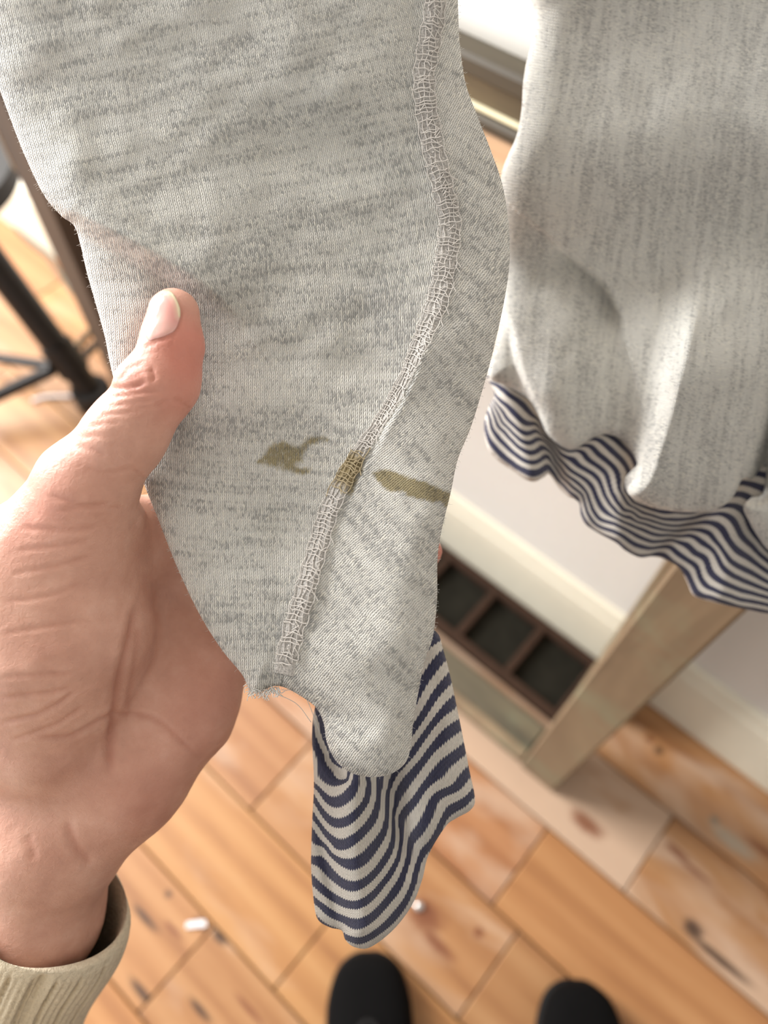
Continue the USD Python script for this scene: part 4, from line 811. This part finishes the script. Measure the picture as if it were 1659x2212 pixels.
for i in range(len(allr) - 1):
    k = np.arange(na); a = i * na + k; b = i * na + (k + 1) % na
    Fs.append(np.stack([a, b, b + na], 1)); Fs.append(np.stack([a, b + na, a + na], 1))
Fs = np.vstack(Fs); ms = trimesh.Trimesh(Vs, Fs, process=False)
M['sweater'] = simple('cream_sweater_knit', srgb(208, 195, 172), 0.9, 0.8, 420, 0.10, spec=0.15)
# outward normals: the outer rings come last
fn = ms.face_normals[-na:]; fc = ms.triangles_center[-na:]
if ((fc - path[-1]) * fn).sum() < 0: ms.invert()
obj('sweater_sleeve', ms, M['sweater'], pe, smooth=True)

# shoes and trouser legs
M['shoe'] = simple('black_shoe_cloth', srgb(8, 7, 7), 0.9, 0.3, 300, 0.3, spec=0.1)
M['sole'] = simple('black_shoe_sole', srgb(9, 8, 8), 0.7, 0.1, 60, 0.2, spec=0.2)
M['jeans'] = simple('dark_trouser_cloth', srgb(34, 34, 38), 0.9, 0.3, 400, 0.2, spec=0.15)
def loft(sections, n=40, power=2.4):
    rows = []
    for (yb, xc, hw, z0, z1) in sections:
        t = np.linspace(0, 2 * np.pi, n, endpoint=False); cx_, sx_ = np.cos(t), np.sin(t)
        rows.append(np.stack([xc + hw * np.sign(cx_) * np.abs(cx_) ** (2 / power), np.full(n, yb), (z0 + z1) / 2 + (z1 - z0) / 2 * np.sign(sx_) * np.abs(sx_) ** (2 / power)], 1))
    V = np.concatenate(rows); F = []
    for i in range(len(rows) - 1):
        k = np.arange(n); a = i * n + k; b = i * n + (k + 1) % n; F += [np.stack([a, b, b + n], 1), np.stack([a, b + n, a + n], 1)]
    V = np.vstack([V, rows[0].mean(0), rows[-1].mean(0)]); k = np.arange(n)
    F += [np.stack([(k + 1) % n, k, np.full(n, len(V) - 2)], 1), np.stack([(len(rows) - 1) * n + k, (len(rows) - 1) * n + (k + 1) % n, np.full(n, len(V) - 1)], 1)]
    m = trimesh.Trimesh(V, np.vstack(F), process=False); m.fix_normals(); return m
def smooth_sections(keys, n=40):
    k = np.array(keys, float); s = np.linspace(0, 1, len(k)); q = np.linspace(0, 1, n)
    from scipy.interpolate import PchipInterpolator
    return PchipInterpolator(s, k)(q)
def shoe(xc, ytip, rot):
    R = trimesh.transformations.rotation_matrix(rot, [0, 0, 1], [xc, ytip - .12, 0])
    up = smooth_sections([(ytip, xc, .004, .016, .022), (ytip - .004, xc, .020, .012, .036), (ytip - .018, xc, .037, .010, .048), (ytip - .05, xc, .0475, .010, .056), (ytip - .09, xc, .050, .010, .066), (ytip - .14, xc, .047, .010, .082), (ytip - .19, xc, .040, .010, .088), (ytip - .235, xc, .037, .010, .086), (ytip - .262, xc, .030, .010, .07), (ytip - .272, xc, .008, .014, .03)])
    so = smooth_sections([(ytip + .002, xc, .010, .0003, .013), (ytip - .004, xc, .026, .0003, .014), (ytip - .02, xc, .041, .0003, .015), (ytip - .06, xc, .052, .0003, .015), (ytip - .1, xc, .053, .0003, .015), (ytip - .17, xc, .043, .0003, .016), (ytip - .24, xc, .040, .0003, .018), (ytip - .266, xc, .032, .0003, .018), (ytip - .276, xc, .012, .0003, .018)])
    col = tube([R[:3, :3] @ (np.array([xc + .027 * math.cos(t), ytip - .155 + .085 * math.sin(t), .078 + .006 * math.cos(2 * t)]) - [xc, ytip - .12, 0]) + [xc, ytip - .12, 0] for t in np.linspace(0, 2 * np.pi, 50)], .0042, 8, False)
    a, b = loft(up), loft(so, power=3.5); a.apply_transform(R); b.apply_transform(R)
    x = UsdGeom.Xform.Define(stage, numbered(str(pe.GetPath()), 'shoe')).GetPrim()
    obj('upper', a, M['shoe'], x, smooth=40); obj('sole', b, M['sole'], x, smooth=40); obj('collar', col, M['sole'], x, smooth=True)
shoe(-0.016, 0.026, 0.03); shoe(0.228, -0.004, -0.05)
for xc, ya in ((-.016, -.15), (.228, -.18)):
    pts = [np.array([xc, ya, .06]), np.array([xc + .01, ya - .02, .3]), np.array([.125 + (xc - .125) * .75, ya - .05, .5]), np.array([.125 + (xc - .125) * .62, -.27, .84])]
    obj('trouser_leg', tube(spline(pts, 40), np.interp(np.linspace(0, 1, 40), [0, .3, 1], [.052, .058, .085])[:len(spline(pts, 40))], 24), M['jeans'], pe, smooth=True)
